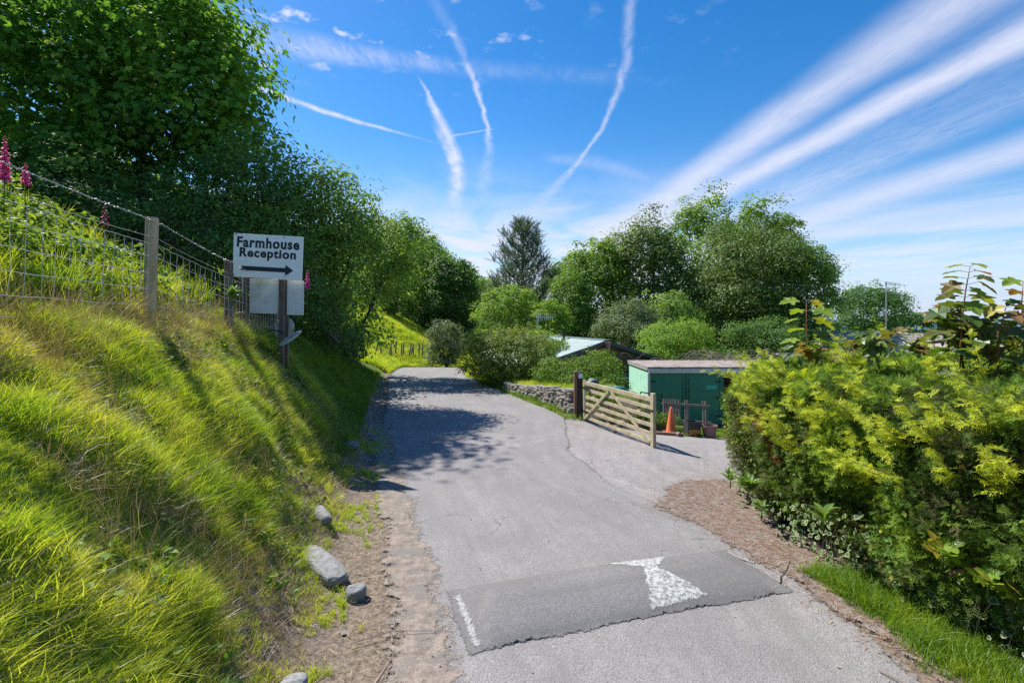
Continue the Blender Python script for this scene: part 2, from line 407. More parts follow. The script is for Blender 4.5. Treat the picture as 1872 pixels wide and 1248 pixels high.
def mat_stone(name, a, bcol, c3):
    m, t, b, out = newmat(name)
    co = t.add('ShaderNodeTexCoord').outputs['Object']
    rd = t.add('ShaderNodeObjectInfo').outputs['Random']
    n1 = t.noise(co, 7, 6, .7); n2 = t.noise(t.scale(co, (3, 3, 16)), 6, 5, .6)
    c = t.mix(t.mapr(n2, .35, .65), a, bcol)
    c = t.mix(t.mapr(n1, .55, .7, 0, .6), c, c3)
    c = t.mix(t.math('MULTIPLY', rd, .45), c, tuple(x * .55 for x in a))
    t.put(b.inputs['Base Color'], c); b.inputs['Roughness'].default_value = .85
    t.put(b.inputs['Normal'], t.bump(t.math('ADD', n2, n1), .6, .015))
    return m


M['stone'] = mat_stone('wall_stone', (.22, .20, .175), (.33, .30, .26), (.10, .10, .06))
M['slate'] = mat_stone('slate_rock', (.20, .20, .205), (.30, .295, .29), (.11, .115, .05))


# ------------------------------------------------------------------ object helpers
def tag(o, label=None, cat=None, group=None, kind=None):
    if label: o['label'] = label
    if cat: o['category'] = cat
    if group: o['group'] = group
    if kind: o['kind'] = kind
    return o


def thing(name, label, cat, loc=(0, 0, 0), rz=0.0, group=None):
    o = bpy.data.objects.new(name, None); C.objects.link(o)
    o.empty_display_size = 0.2
    o.location = loc; o.rotation_euler = (0, 0, rz)
    return tag(o, label, cat, group)


def link(name, me, parent=None, loc=None):
    o = bpy.data.objects.new(name, me); C.objects.link(o)
    if parent is not None: o.parent = parent
    if loc is not None: o.location = loc
    return o


def np_mesh(name, V, F, mat, rnd=None, extra=None, smooth=False):
    """V (n,3), F (m,k) uniform polygons"""
    me = bpy.data.meshes.new(name)
    V = np.asarray(V, np.float32); F = np.asarray(F, np.int32)
    k = F.shape[1]
    me.vertices.add(len(V)); me.vertices.foreach_set('co', V.ravel())
    me.loops.add(F.size); me.loops.foreach_set('vertex_index', F.ravel())
    me.polygons.add(len(F)); me.polygons.foreach_set('loop_start', np.arange(0, F.size, k, dtype=np.int32))
    if rnd is not None:
        a = me.attributes.new('rnd', 'FLOAT', 'POINT'); a.data.foreach_set('value', np.asarray(rnd, np.float32))
    for kk, vv in (extra or {}).items():
        a = me.attributes.new(kk, 'FLOAT', 'POINT'); a.data.foreach_set('value', np.asarray(vv, np.float32))
    if mat is not None: me.materials.append(mat)
    me.update(calc_edges=True)
    me.polygons.foreach_set('use_smooth', np.full(len(F), smooth, bool))
    return me


class MB:
    """collects polygons into one mesh"""
    def __init__(s): s.v = []; s.f = []; s.mi = []

    def add(s, vs, fs, mi=0):
        b = len(s.v); s.v.extend([tuple(v) for v in vs]); s.f.extend([[b + i for i in f] for f in fs]); s.mi.extend([mi] * len(fs))

    def box(s, c, d, M3=None, mi=0, taper=1.0):
        x, y, z = d[0] / 2, d[1] / 2, d[2] / 2
        vs = [Vector((sx * x * (taper if sz > 0 else 1), sy * y * (taper if sz > 0 else 1), sz * z)) for sz in (-1, 1) for sy in (-1, 1) for sx in (-1, 1)]
        if M3 is not None: vs = [M3 @ v for v in vs]
        vs = [v + Vector(c) for v in vs]
        s.add(vs, [(0, 2, 3, 1), (4, 5, 7, 6), (0, 1, 5, 4), (1, 3, 7, 5), (3, 2, 6, 7), (2, 0, 4, 6)], mi)

    def bar(s, a, b, w, h, mi=0, up=(0, 0, 1)):
        """box from a to b: w sideways, h along up"""
        a = Vector(a); b = Vector(b); d = b - a; L = d.length; d.normalize()
        u = Vector(up); sd = d.cross(u)
        if sd.length < 1e-4: sd = d.cross(Vector((1, 0, 0)))
        sd.normalize(); u = sd.cross(d).normalized()
        M3 = Matrix((sd, d, u)).transposed()
        s.box((a + b) / 2, (w, L, h), M3, mi)

    def tube(s, P, rad, n=6, mi=0, cap=True):
        P = [Vector(p) for p in P]; rings = []
        for i, p in enumerate(P):
            d = (P[min(i + 1, len(P) - 1)] - P[max(i - 1, 0)])
            if d.length < 1e-9: d = Vector((0, 0, 1))
            d.normalize()
            a = d.cross(Vector((0.0, 0.0, 1.0)) if abs(d.z) < .9 else Vector((1.0, 0, 0))).normalized(); bb = d.cross(a)
            r = rad[i] if hasattr(rad, '__len__') else rad
            rings.append([p + (a * math.cos(2 * PI * k / n) + bb * math.sin(2 * PI * k / n)) * r for k in range(n)])
        vs = [v for rg in rings for v in rg]; fs = []
        for i in range(len(P) - 1):
            for k in range(n):
                fs.append((i * n + k, i * n + (k + 1) % n, (i + 1) * n + (k + 1) % n, (i + 1) * n + k))
        if cap: fs.append(tuple(range(n - 1, -1, -1))); fs.append(tuple((len(P) - 1) * n + k for k in range(n)))
        s.add(vs, fs, mi)

    def lathe(s, prof, n=20, mi=0, c=(0, 0, 0)):
        vs = [(c[0] + r * math.cos(2 * PI * k / n), c[1] + r * math.sin(2 * PI * k / n), c[2] + z) for r, z in prof for k in range(n)]
        fs = [(i * n + k, i * n + (k + 1) % n, (i + 1) * n + (k + 1) % n, (i + 1) * n + k) for i in range(len(prof) - 1) for k in range(n)]
        s.add(vs, fs, mi)

    def mesh(s, name, mats, smooth=False):
        me = bpy.data.meshes.new(name); me.from_pydata(s.v, [], s.f)
        for m in (mats if isinstance(mats, (list, tuple)) else [mats]): me.materials.append(m)
        me.polygons.foreach_set('material_index', s.mi)
        me.polygons.foreach_set('use_smooth', [smooth] * len(s.f))
        me.update(); return me

    def build(s, name, mats, parent=None, smooth=False, bevel=0.0, loc=None):
        me = s.mesh(name, mats, smooth)
        o = link(name, me, parent, loc)
        if bevel:
            bm = o.modifiers.new('edge', 'BEVEL'); bm.width = bevel; bm.segments = 2; bm.limit_method = 'ANGLE'
        return o


# ------------------------------------------------------------------ numpy noise
def _h(ix, iy, seed):
    n = (ix.astype(np.int64) * 374761393 + iy.astype(np.int64) * 668265263 + seed * 1274126177) & 0xffffffff
    n = ((n ^ (n >> 13)) * 1274126177) & 0xffffffff
    n = (n ^ (n >> 16)) & 0xffffffff
    return n / 4294967295.0


def vnoise(x, y, seed=0):
    x = np.asarray(x, float); y = np.asarray(y, float)
    ix = np.floor(x); iy = np.floor(y); fx = x - ix; fy = y - iy
    fx = fx * fx * (3 - 2 * fx); fy = fy * fy * (3 - 2 * fy)
    a = _h(ix, iy, seed); b = _h(ix + 1, iy, seed); c = _h(ix, iy + 1, seed); d = _h(ix + 1, iy + 1, seed)
    return (a + (b - a) * fx) * (1 - fy) + (c + (d - c) * fx) * fy


def fbm(x, y, seed=0, oct=4):
    s = 0; a = .5; t = 0
    for i in range(oct):
        s = s + a * vnoise(np.asarray(x) * 2 ** i, np.asarray(y) * 2 ** i, seed + i * 17); t += a; a *= .5
    return s / t * 2 - 1


def sst(a, b, x):
    t = np.clip((np.asarray(x, float) - a) / (b - a), 0, 1)
    return t * t * (3 - 2 * t)


# ------------------------------------------------------------------ terrain
EY = [-8, 0, 2, 3.55, 5.68, 7.5, 9.3, 12, 16.5, 21, 26, 29, 32, 36, 42, 60]
EX = [0.7, -.80, -1.05, -1.42, -1.98, -2.40, -2.78, -3.4, -4.5, -5.6, -6.6, -6.6, -4.6, -2.6, -1.8, -1.5]
PS = [-9, 0, .25, .55, .9, 1.3, 1.75, 2.25, 2.82, 4.4, 6, 10, 20, 60]
PZ = [0, 0, .08, .34, .76, 1.26, 1.76, 2.24, 2.62, 3.3, 4.2, 6.2, 10, 18]
HS = [-9, 0, .5, 2, 5, 9, 14, 30, 80, 400]
HZ = [0, 0, .25, .75, 2.2, 4.2, 6.4, 12, 24, 40]
def foot(y): return np.interp(y, EY, EX)
WALL = [(-2.3, 23.5), (-1.2, 21), (-.25, 18.7), (.55, 17.0), (1.25, 15.4), (1.84, 13.9)]


def base_h(x, y):
    x = np.asarray(x, float); y = np.asarray(y, float)
    s = foot(y) - x
    kn = sst(27, 17, y)
    bank = np.interp(s, PS, PZ); hill = np.interp(s, HS, HZ)
    zl = bank * kn + hill * (1 - kn)
    soft = sst(0, .6, s) * sst(60, 20, y)
    zl = zl + soft * (fbm(x * .9 + 3.3, y * .8, 3) * .18 + fbm(x * 2.6, y * 2.6, 5, 3) * .08)
    # road base: level, over a crest, then down
    z0 = -sst(27.5, 34, y) * .55 - sst(34, 60, y) * 1.5
    right = -.06 * np.maximum(0, x - 1) * sst(2, 7, y) - .09 * np.maximum(0, y - 11) * sst(1.2, 3.4, x)
    right = np.maximum(right, -1.6)
    # terrace behind the stone wall
    wx = np.interp(y, [p[1] for p in WALL][::-1], [p[0] for p in WALL][::-1])
    terr = sst(.05, .22, x - wx) * sst(13.9, 14.3, y) * sst(4.6, 3.7, x)
    tz = np.interp(y, [13, 15, 17.5, 21, 26], [.66, .52, .30, .10, 0])
    zr = right * (1 - terr) + (tz + fbm(x, y, 9) * .05) * terr
    drop = -sst(20, 70, y) * 3.2 * sst(-1, 6, x) - sst(8, 30, x) * 2.0
    far = np.hypot(x, y)
    fall = -sst(60, 700, far) * 33 * sst(-.1, .5, x / (far + 1e-3)) - sst(2700, 3100, far) * 60
    rise = sst(80, 900, far) * 25 * sst(.1, -.4, x / (far + 1e-3))
    nz = fbm(x * .03, y * .03, 21) * 1.2 * sst(40, 120, far)
    return z0 + zl + zr * (s < 0) + drop + fall + rise + nz


def ground_h(x, y): return base_h(x, y)
def gz(x, y): return float(base_h(np.array([x]), np.array([y]))[0])


def grad(x, y, e=.06):
    return (base_h(x + e, y) - base_h(x - e, y)) / (2 * e), (base_h(x, y + e) - base_h(x, y - e)) / (2 * e)


def terrain():
    n = 380; b = 8.0; a = 2.5
    t = np.linspace(-1, 1, n)
    xs = -2.2 + a * np.sinh(b * t); ys = 6.0 + a * np.sinh(b * t)
    X, Y = np.meshgrid(xs, ys)
    Z = base_h(X, Y)
    s = foot(Y) - X
    # under the road sheets the soil lies a little lower
    paved = (sst(0.25, -.15, s)) * sst(34, 30, Y) * (X < 3.4)
    Z = Z - .016 * paved * (Y > -6)
    yard = (X > 1.0) * (X < 12) * (Y > 7) * (Y < 17.0)
    Z = Z - .03 * yard * (1 - paved)
    dirt = sst(1.15, .15, s) * sst(-.4, 0.0, s) * sst(20, 14, Y) + (s < 0) * 1.0 * (Y < 34)
    dirt = np.clip(dirt + .35 * sst(1.7, .8, s) * (s > 0) * (Y < 12), 0, 1)
    terrm = (X > -1.6) * (Y > 14.2) * (s < 0)
    dirt = np.where(terrm, .1, dirt)
    dirt = np.where((X > 3.9) & (s < 0) & (Y < 9), .5, dirt)
    V = np.stack([X.ravel(), Y.ravel(), Z.ravel()], 1)
    i = np.arange(n * n).reshape(n, n)
    F = np.stack([i[:-1, :-1].ravel(), i[:-1, 1:].ravel(), i[1:, 1:].ravel(), i[1:, :-1].ravel()], 1)
    me = np_mesh('ground', V, F, M['ground'], extra={'dirt': dirt.ravel()}, smooth=True)
    tag(link('ground', me), kind='structure')


terrain()


def sheet(name, poly_fn, x0, x1, y0, y1, step, lift, mat, kind='structure', parent=None, hfn=None):
    """grid sheet following the ground, kept where poly_fn(x, y) > 0 (cut edge follows the zero line)"""
    xs = np.arange(x0, x1 + step, step); ys = np.arange(y0, y1 + step, step)
    X, Y = np.meshgrid(xs, ys); f = poly_fn(X, Y)
    Z = (hfn or base_h)(X, Y) + lift
    inside = f > -.26
    n, m = X.shape; i = np.arange(n * m).reshape(n, m)
    keep = inside[:-1, :-1] & inside[:-1, 1:] & inside[1:, 1:] & inside[1:, :-1]
    F = np.stack([i[:-1, :-1][keep], i[:-1, 1:][keep], i[1:, 1:][keep], i[1:, :-1][keep]], 1)
    used = np.unique(F); remap = -np.ones(n * m, int); remap[used] = np.arange(len(used))
    V = np.stack([X.ravel(), Y.ravel(), Z.ravel()], 1)[used]
    me = np_mesh(name, V, remap[F], mat, smooth=True, extra={'edge': f.ravel()[used]})
    o = link(name, me, parent)
    if kind: o['kind'] = kind
    return o


RLY = [-8, 0, 3.55, 4.6, 5.68, 7.5, 9.3, 12.2, 16.5, 20.9, 25.4, 28, 30.5, 34, 40]
RLX = [1.2, .1, -.55, -.75, -1.1, -1.68, -2.25, -3.2, -4.2, -5.25, -6.1, -6.3, -5.6, -3.2, -.5]
RRY = [-8, 0, 3.5, 6.2, 8.0, 10, 13.6, 16.5, 19, 23, 28, 31, 35, 40]
RRX = [3.6, 3.2, 3.0, 2.9, 1.6, 1.15, 1.45, .35, -.55, -2.0, -2.75, -2.0, 0.6, 3.5]


def road_fn(x, y):
    l = x - np.interp(y, RLY, RLX) + fbm(x * 2.2, y * 2.2, 40, 3) * .09
    r = np.interp(y, RRY, RRX) - x + fbm(x * 2.2, y * 2.2, 44, 3) * .07
    return np.minimum(l, r)


def apron_fn(x, y):
    w = np.interp(y, [5.9, 7, 8.2, 9.5, 13.55, 16.2], [2.6, 1.7, .8, .6, 1.45, 4.2])
    l = x - w
    top = np.interp(x, [1.4, 1.95, 3.4, 4.2, 7], [13.95, 13.75, 13.3, 12.9, 12.4]) - y
    bot = y - np.interp(x, [1, 2.4, 3.5, 4.2, 6, 8], [6.3, 6.1, 6.6, 8.6, 9.4, 9.4])
    return np.minimum(np.minimum(l, top), np.minimum(bot, 9 - x)) + fbm(x * 1.8, y * 1.8, 50, 3) * .10


def tan_fn(x, y):      # trodden dirt along the left edge of the lane
    l = x - (np.interp(y, RLY, RLX) - .36)
    r = (np.interp(y, RLY, RLX) + .10) - x
    return np.minimum(np.minimum(l, r), np.minimum(y + 2, 12.5 - y)) + fbm(x * 2.5, y * 2.5, 60, 4) * .13


def pine_fn(x, y):
    c = np.interp(y, [0, 2.5, 3.9, 5.2, 6.2, 7.1, 8.0, 8.8], [3.25, 3.08, 3.08, 2.95, 2.65, 2.05, 2.45, 3.4])
    return np.minimum(np.minimum(x - c, 4.6 - x), np.minimum(y + 1, 8.5 - y)) + fbm(x * 2.2, y * 2.2, 70, 4) * .2


tag(sheet('gravel_apron', apron_fn,   .3, 9.2, 5.6, 14.4, .10, -.008, M['apron']), kind='structure')
sheet('road', road_fn, -7, 4.2, -4, 37, .10, 0.0, M['road'])
sheet('dirt_strip', tan_fn, -5, 1.6, -2, 13, .07, .003, M['tandirt'])
sheet('needle_litter_ground', pine_fn, 1.2, 4.8, -1, 9, .07, .010, M['pinedirt'])

# speed hump
HA = Vector((-.48, 4.30)); HB = Vector((2.64, 5.31)); HD = (HB - HA); HL = HD.length; HD.normalize(); HN = Vector((-HD.y, HD.x)); HW = .47


def hump_uv(x, y):
    dx = x - HA.x; dy = y - HA.y
    return dx * HD.x + dy * HD.y, dx * HN.x + dy * HN.y


def hump_h(x, y):
    u, v = hump_uv(x, y)
    e = np.clip(1 - (v / HW) ** 2, 0, 1) ** .75 * sst(-.02, .30, u) * sst(HL + .05, HL - .35, u)
    return base_h(x, y) + .075 * e


def hump_fn(x, y):
    u, v = hump_uv(x, y)
    return np.minimum(np.minimum(u, HL - u), HW - np.abs(v)) + fbm(x * 3, y * 3, 80, 3) * .035


def poly_fn(pts):
    P = np.array(pts, float)
    def f(x, y):
        d = np.full(np.shape(x), 1e9)
        for i in range(len(P)):
            a = P[i]; b = P[(i + 1) % len(P)]; e = b - a; L = math.hypot(*e)
            d = np.minimum(d, (e[0] * (y - a[1]) - e[1] * (x - a[0])) / L)
        return d + fbm(x * 9, y * 9, 90, 3) * .012
    return f


hump = thing('speed_hump', 'dark asphalt speed hump across the lane with worn white markings', 'speed hump', (0, 0, 0))
sheet('hump_surface', hump_fn, -.7, 3.0, 3.5, 6.1, .04, .006, M['hump'], kind=None, parent=hump, hfn=hump_h)
mpaint, t, b, out = newmat('worn_white_paint')
p = t.pos(); nn = t.noise(p, 26, 8, .8)
t.put(b.inputs['Base Color'], t.mix(t.mapr(nn, .44, .56), (.47, .47, .46), (.17, .17, .17))); b.inputs['Roughness'].default_value = .8
t.put(b.inputs['Normal'], t.bump(t.vor(p, 130), .5, .006)); ragged(t, b, .085, 20); M['paint'] = mpaint
mfade, t, b, out = newmat('faded_white_paint')
t.put(b.inputs['Base Color'], t.mix(t.mapr(t.noise(t.pos(), 45, 5, .7), .4, .62), (.34, .34, .335), (.19, .187, .187))); b.inputs['Roughness'].default_value = .85
ragged(t, b, .10, 22); M['fade'] = mfade
sheet('white_marking', poly_fn([(1.36, 5.12), (1.50, 5.08), (1.72, 5.50), (.92, 5.24)][:4]), .8, 1.9, 4.9, 5.6, .022, .0095, M['paint'], kind=None, parent=hump, hfn=hump_h)
sheet('white_marking', poly_fn([(1.26, 4.42), (1.85, 4.66), (1.52, 5.12), (1.36, 5.12)]), 1.1, 2.0, 4.3, 5.2, .022, .0095, M['paint'], kind=None, parent=hump, hfn=hump_h)
sheet('white_marking', poly_fn([(-.30, 3.92), (-.24, 3.93), (-.49, 4.66), (-.55, 4.64)]), -.7, -.1, 3.8, 4.8, .022, .0095, M['fade'], kind=None, parent=hump, hfn=hump_h)
sheet('white_marking', poly_fn([(2.66, 5.44), (2.70, 5.48), (2.50, 5.74), (2.46, 5.70)]), 2.3, 2.9, 5.3, 5.9, .022, .0095, M['fade'], kind=None, parent=hump, hfn=hump_h)

# sea and far coast
m_sea, t, b, out = newmat('sea_water')
t.put(b.inputs['Base Color'], (.012, .11, .17)); b.inputs['Roughness'].default_value = .35
t.put(b.inputs['Normal'], t.bump(t.noise(t.pos(), .02, 4), .5, 4.0))
mb = MB(); mb.add([(-50000, -50000, -40), (50000, -50000, -40), (50000, 60000, -40), (-50000, 60000, -40)], [(0, 1, 2, 3)])
tag(mb.build('sea', m_sea), kind='structure')
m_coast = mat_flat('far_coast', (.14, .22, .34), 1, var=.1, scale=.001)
rng = np.random.default_rng(5)
mb = MB(); P = []
for k in range(60):
    x = 6000 + k * 380; hgt = 60 + 130 * (vnoise(k * .18, 0, 3)) * sst(0, 8, k) + 30 * vnoise(k * .7, 2, 3)
    P += [(x, 17500 - k * 60, -41), (x, 18500 - k * 60, -40 + float(hgt)), (x, 20500 - k * 60, -41)]
mb.add(P, [(3 * k, 3 * k + 3, 3 * k + 4, 3 * k + 1) for k in range(59)] + [(3 * k + 1, 3 * k + 4, 3 * k + 5, 3 * k + 2) for k in range(59)])
tag(mb.build('hills', m_coast, smooth=True), kind='structure')


# ------------------------------------------------------------------ leaf templates (leaf lies in XY, tip towards +Y, face +Z)
def T(vs, fs): return np.array(vs, float), np.array(fs, int)


LEAF2 = T([(0, 0, 0), (.36, .48, .09), (0, 1, -.03), (-.36, .48, .09)], [(0, 1, 2), (0, 2, 3)])
LEAF6 = T([(0, 0, 0), (.26, .18, .06), (.36, .48, .09), (.2, .78, .05), (0, 1.05, -.06), (-.2, .78, .05), (-.36, .48, .09), (-.26, .18, .06), (0, .5, 0)],
          [(8, 0, 1), (8, 1, 2), (8, 2, 3), (8, 3, 4), (8, 4, 5), (8, 5, 6), (8, 6, 7), (8, 7, 0)])


def lobed():
    out = [(0, 0, 0), (.16, -.05, .02), (.42, .02, .03), (.30, .22, .05), (.60, .42, .0), (.52, .55, .03), (.26, .56, .06), (.24, .80, .02), (0, 1.08, -.06)]
    L = out + [(-x, y, z) for x, y, z in out[-2:0:-1]]
    c = len(L)
    return T(L + [(0, .42, -.02)], [(c, i, (i + 1) % c) for i in range(c)])


LOBED = lobed()


def frames(nrm, tan):
    n = nrm / np.linalg.norm(nrm, axis=1, keepdims=True)
    t = tan - (tan * n).sum(1, keepdims=True) * n
    t /= np.maximum(np.linalg.norm(t, axis=1, keepdims=True), 1e-6)
    b = np.cross(t, n)
    return np.stack([b, t, n], 2)        # columns


def scatter(tm, pos, Rm, scl, rnd):
    """copies of the template as one vertex / face / rnd set"""
    tv, tf = tm; m = len(pos); n = len(tv)
    s = scl[:, None, None] if np.ndim(scl) == 1 else scl[:, None, :]
    V = np.einsum('mij,mnj->mni', Rm, tv[None] * s) + pos[:, None, :]
    F = (tf[None] + (np.arange(m) * n)[:, None, None]).reshape(-1, 3)
    return V.reshape(-1, 3), F, np.repeat(rnd, n)


def join(parts):
    V = []; F = []; Rn = []; b = 0
    for v, f, r in parts:
        V.append(v); F.append(f + b); Rn.append(r); b += len(v)
    return np.concatenate(V), np.concatenate(F), np.concatenate(Rn)


def crown_pts(lobes, n_cl, rng, inner=.18, low=.25):
    L = np.array(lobes, float)
    w = (L[:, 3] * L[:, 4] + L[:, 4] * L[:, 5] + L[:, 3] * L[:, 5]); w /= w.sum()
    out = []; nrm = []
    tries = 0
    while len(out) < n_cl and tries < 60:
        tries += 1
        k = rng.choice(len(L), n_cl, p=w)
        d = rng.normal(size=(n_cl, 3)); d /= np.linalg.norm(d, axis=1, keepdims=True)
        d[:, 2] = np.where((d[:, 2] < -.1) & (rng.random(n_cl) > low), -d[:, 2], d[:, 2])
        rr = np.where(rng.random(n_cl) < inner, rng.uniform(.3, .75, n_cl), np.where(rng.random(n_cl) < .14, rng.uniform(1.02, 1.22, n_cl), rng.uniform(.78, 1.04, n_cl)))
        lump = 1 + .13 * np.sin(d[:, 0] * 7 + k) * np.cos(d[:, 1] * 6 + 2 * k) + .09 * np.sin(d[:, 2] * 9 + 3 * k)
        p = L[k, :3] + d * L[k, 3:6] * (rr * lump)[:, None]
        q = ((p[:, None, :] - L[None, :, :3]) / L[None, :, 3:6])
        q = np.sqrt((q ** 2).sum(2)); q[np.arange(n_cl), k] = 9
        ok = (q.min(1) > .72) | (rng.random(n_cl) < .15)
        for pp, dd in zip(p[ok], d[ok]): out.append(pp); nrm.append(dd)
    return np.array(out[:n_cl]), np.array(nrm[:n_cl])


def crown(lobes, n_cl, cl_r, per, size, tm, seed, up=.55, spread=.75, flat=.55, pend=.25, inner=.18, low=.25):
    rng = np.random.default_rng(seed)
    cp, cn = crown_pts(lobes, n_cl, rng, inner, low)
    m = len(cp)
    crad = cl_r * (.45 + 1.15 * rng.random(m) ** 1.6)
    d = rng.normal(size=(m, per, 3)) + cn[:, None, :] * .55 + np.array([0, 0, .45])
    d /= np.linalg.norm(d, axis=2, keepdims=True)
    rr = np.where(rng.random((m, per)) < .8, rng.uniform(.72, 1.12, (m, per)), rng.uniform(.1, .7, (m, per)))
    sq = np.array([1.15, 1.15, .78]) * (1 + .25 * (rng.random((m, 1, 3)) - .5))
    pos = (cp[:, None, :] + d * sq * (rr * crad[:, None])[:, :, None]).reshape(-1, 3)
    o = d.reshape(-1, 3); cnr = np.repeat(cn, per, 0)
    nrm = cnr * .25 + o * .85 + np.array([0, 0, up * .5]) + rng.normal(size=o.shape) * spread * .42
    tan = o * .5 + cnr * .5 + rng.normal(size=o.shape) * .7 - np.array([0, 0, pend])
    sz = size * rng.uniform(.6, 1.35, len(pos))
    rn = np.clip(np.repeat(rng.random(m), per) * .55 + rng.random(len(pos)) * .45, 0, 1)
    return scatter(tm, pos, frames(nrm, tan), sz, rn), cp


def wood(base, lobes, cps, r0, seed, mat, parent, name='trunk', twigs=40, stems=1):
    rnd = random.Random(seed); mb = MB(); base = Vector(base)
    def branch(a, b, ra, rb, n=6, bend=.12, sides=7):
        a = Vector(a); b = Vector(b); L = (b - a).length; P = []
        j = Vector((rnd.uniform(-1, 1), rnd.uniform(-1, 1), rnd.uniform(-.2, .6))) * L * bend
        for i in range(n):
            t = i / (n - 1); P.append(a.lerp(b, t) + j * math.sin(PI * t) + Vector((rnd.uniform(-1, 1), rnd.uniform(-1, 1), 0)) * L * .012)
        mb.tube(P, [ra + (rb - ra) * (i / (n - 1)) for i in range(n)], sides)
        return P
    top = max(lobes, key=lambda l: l[2])
    spine = []
    for sI in range(stems):
        bb = base + Vector((rnd.uniform(-.3, .3), rnd.uniform(-.3, .3), 0)) * (sI > 0)
        tp = Vector(top[:3]) if sI == 0 else Vector(rnd.choice(lobes)[:3])
        spine.append(branch(bb - Vector((0, 0, .2)), tp, r0 / (1 + .4 * sI), r0 * .25, 8, .06, 8))
    for l in lobes:
        sp = rnd.choice(spine); s = sp[rnd.randint(2, 5)]
        branch(s, l[:3], r0 * .42, r0 * .12, 6, .12, 6)
    if cps is not None and len(cps):
        for k in range(twigs):
            c = cps[rnd.randrange(len(cps))]
            l = min(lobes, key=lambda q: (q[0] - c[0]) ** 2 + (q[1] - c[1]) ** 2 + (q[2] - c[2]) ** 2)
            branch(l[:3], c, r0 * .12, r0 * .03, 5, .15, 4)
    return mb.build(name, mat, parent, smooth=True)


def tree(name, label, cat, base, lobes, n_cl, cl_r, per, size, tm, mat, seed, r0=.15, bark='bark', group=None, twigs=40, stems=1, **kw):
    root = thing(name, label, cat, base, group=group)
    L = [(l[0] - base[0], l[1] - base[1], l[2] - base[2], *(l[3:6] if len(l) > 4 else (l[3],) * 3)) for l in lobes]
    (V, F, rn), cps = crown(L, n_cl, cl_r, per, size, tm, seed, **kw)
    link('crown', np_mesh('crown', V, F, M[mat], rn), root)
    wood((0, 0, 0), L, cps, r0, seed, M[bark], root, twigs=twigs, stems=stems)
    return root


def copy_tree(root, loc, rz, s, label, group=None, sz=None):
    r = root.copy(); C.objects.link(r); r.location = loc; r.rotation_euler = (0, 0, rz); r.scale = (s, s, sz or s)
    r['label'] = label
    if group: r['group'] = group
    for ch in root.children:
        c = ch.copy(); C.objects.link(c); c.parent = r
    return r


# ------------------------------------------------------------------ trees along the left of the lane
tree('sycamore_tree', 'large spreading sycamore filling the top left of the photo above the fence', 'tree', (-11.6, 15.8, 5.2),
     [(-12.4, 16.8, 11.0, 3.0, 2.1, 2.6), (-10.9, 16.6, 9.6, 1.9, 1.6, 1.6), (-10.0, 16.2, 9.9, 1.5, 1.1, 1.1), (-11.2, 17.0, 12.5, 1.3, 1.2, 1.5), (-14.8, 15.8, 9.0, 2.7, 2.1, 2.5),
      (-11.5, 15.6, 8.0, 2.2, 1.5, 1.7), (-9.3, 16.0, 8.2, 1.2, 1.1, 1.2), (-17.2, 16.6, 11.5, 3.0, 2.2, 2.7), (-13.4, 14.8, 6.9, 1.8, 1.2, 1.3), (-15.0, 18.0, 13.2, 3.1, 2.0, 2.2)],
     560, 1.05, 66, .165, LOBED, 'lf_syc', 11, r0=.2, twigs=150, stems=3, pend=.45, up=.7, low=.6, inner=.22)
tree('hawthorn_tree', 'dark hawthorn thicket behind the wire fence between post and sign', 'tree', (-8.4, 12.6, 4.2),
     [(-8.9, 12.6, 4.9, 1.9, 1.2, 1.3), (-7.0, 12.3, 4.2, 1.3, 1.1, 1.2), (-10.6, 12.0, 5.0, 1.6, 1.1, 1.3), (-6.3, 13.1, 3.9, .9, .8, .8), (-12.4, 11.0, 5.2, 1.6, 1.1, 1.3), (-7.9, 13.6, 5.9, 1.5, 1.1, 1.2)],
     620, .46, 40, .085, LEAF2, 'lf_dark', 12, r0=.10, twigs=120, stems=3, low=.6, inner=.3)
tree('holly_tree', 'rounded bushy tree rising behind the sign, right of the big sycamore', 'tree', (-7.4, 14.6, 3.2),
     [(-7.6, 14.6, 6.8, 1.15, 1.1, 1.25), (-7.0, 14.3, 5.3, 1.2, 1.0, 1.2), (-6.5, 14.2, 4.2, 1.0, .9, .9)],
     300, .46, 40, .10, LEAF2, 'lf_mid', 13, r0=.11, low=.6)
tree('ash_tree', 'dark broad tree leaning over the left edge of the lane', 'tree', (-5.9, 16.4, 1.9),
     [(-6.3, 16.3, 6.2, 1.45, 1.3, 1.35), (-5.15, 15.7, 5.2, 1.0, 1.0, .95), (-6.1, 15.4, 4.1, 1.3, 1.0, 1.1), (-5.1, 16.0, 4.9, .8, .9, .7), (-6.3, 16.6, 3.3, .8, .9, .7), (-7.3, 15.6, 4.6, 1.1, .9, 1.1)],
     620, .50, 42, .10, LEAF2, 'lf_mid', 14, r0=.14, twigs=90, low=.7, inner=.3)
tree('rowan_tree', 'feathery light green tree with open top beside the sunlit hill', 'tree', (-7.1, 22.0, 1.9),
     [(-5.0, 21.6, 6.0, .75, .8, .75), (-5.5, 21.8, 5.0, 1.1, 1.0, .9), (-6.4, 22.0, 5.4, 1.0, 1.0, 1.0), (-6.3, 22.0, 4.4, 1.1, 1.1, .9), (-5.0, 22.6, 6.2, .95, 1.1, .95), (-6.7, 24.2, 6.1, 1.6, 1.4, 1.5), (-5.9, 23.6, 4.6, 1.2, 1.2, 1.2)],
     520, .50, 32, .12, LEAF2, 'lf_mid', 15, r0=.10, twigs=70, low=.5)
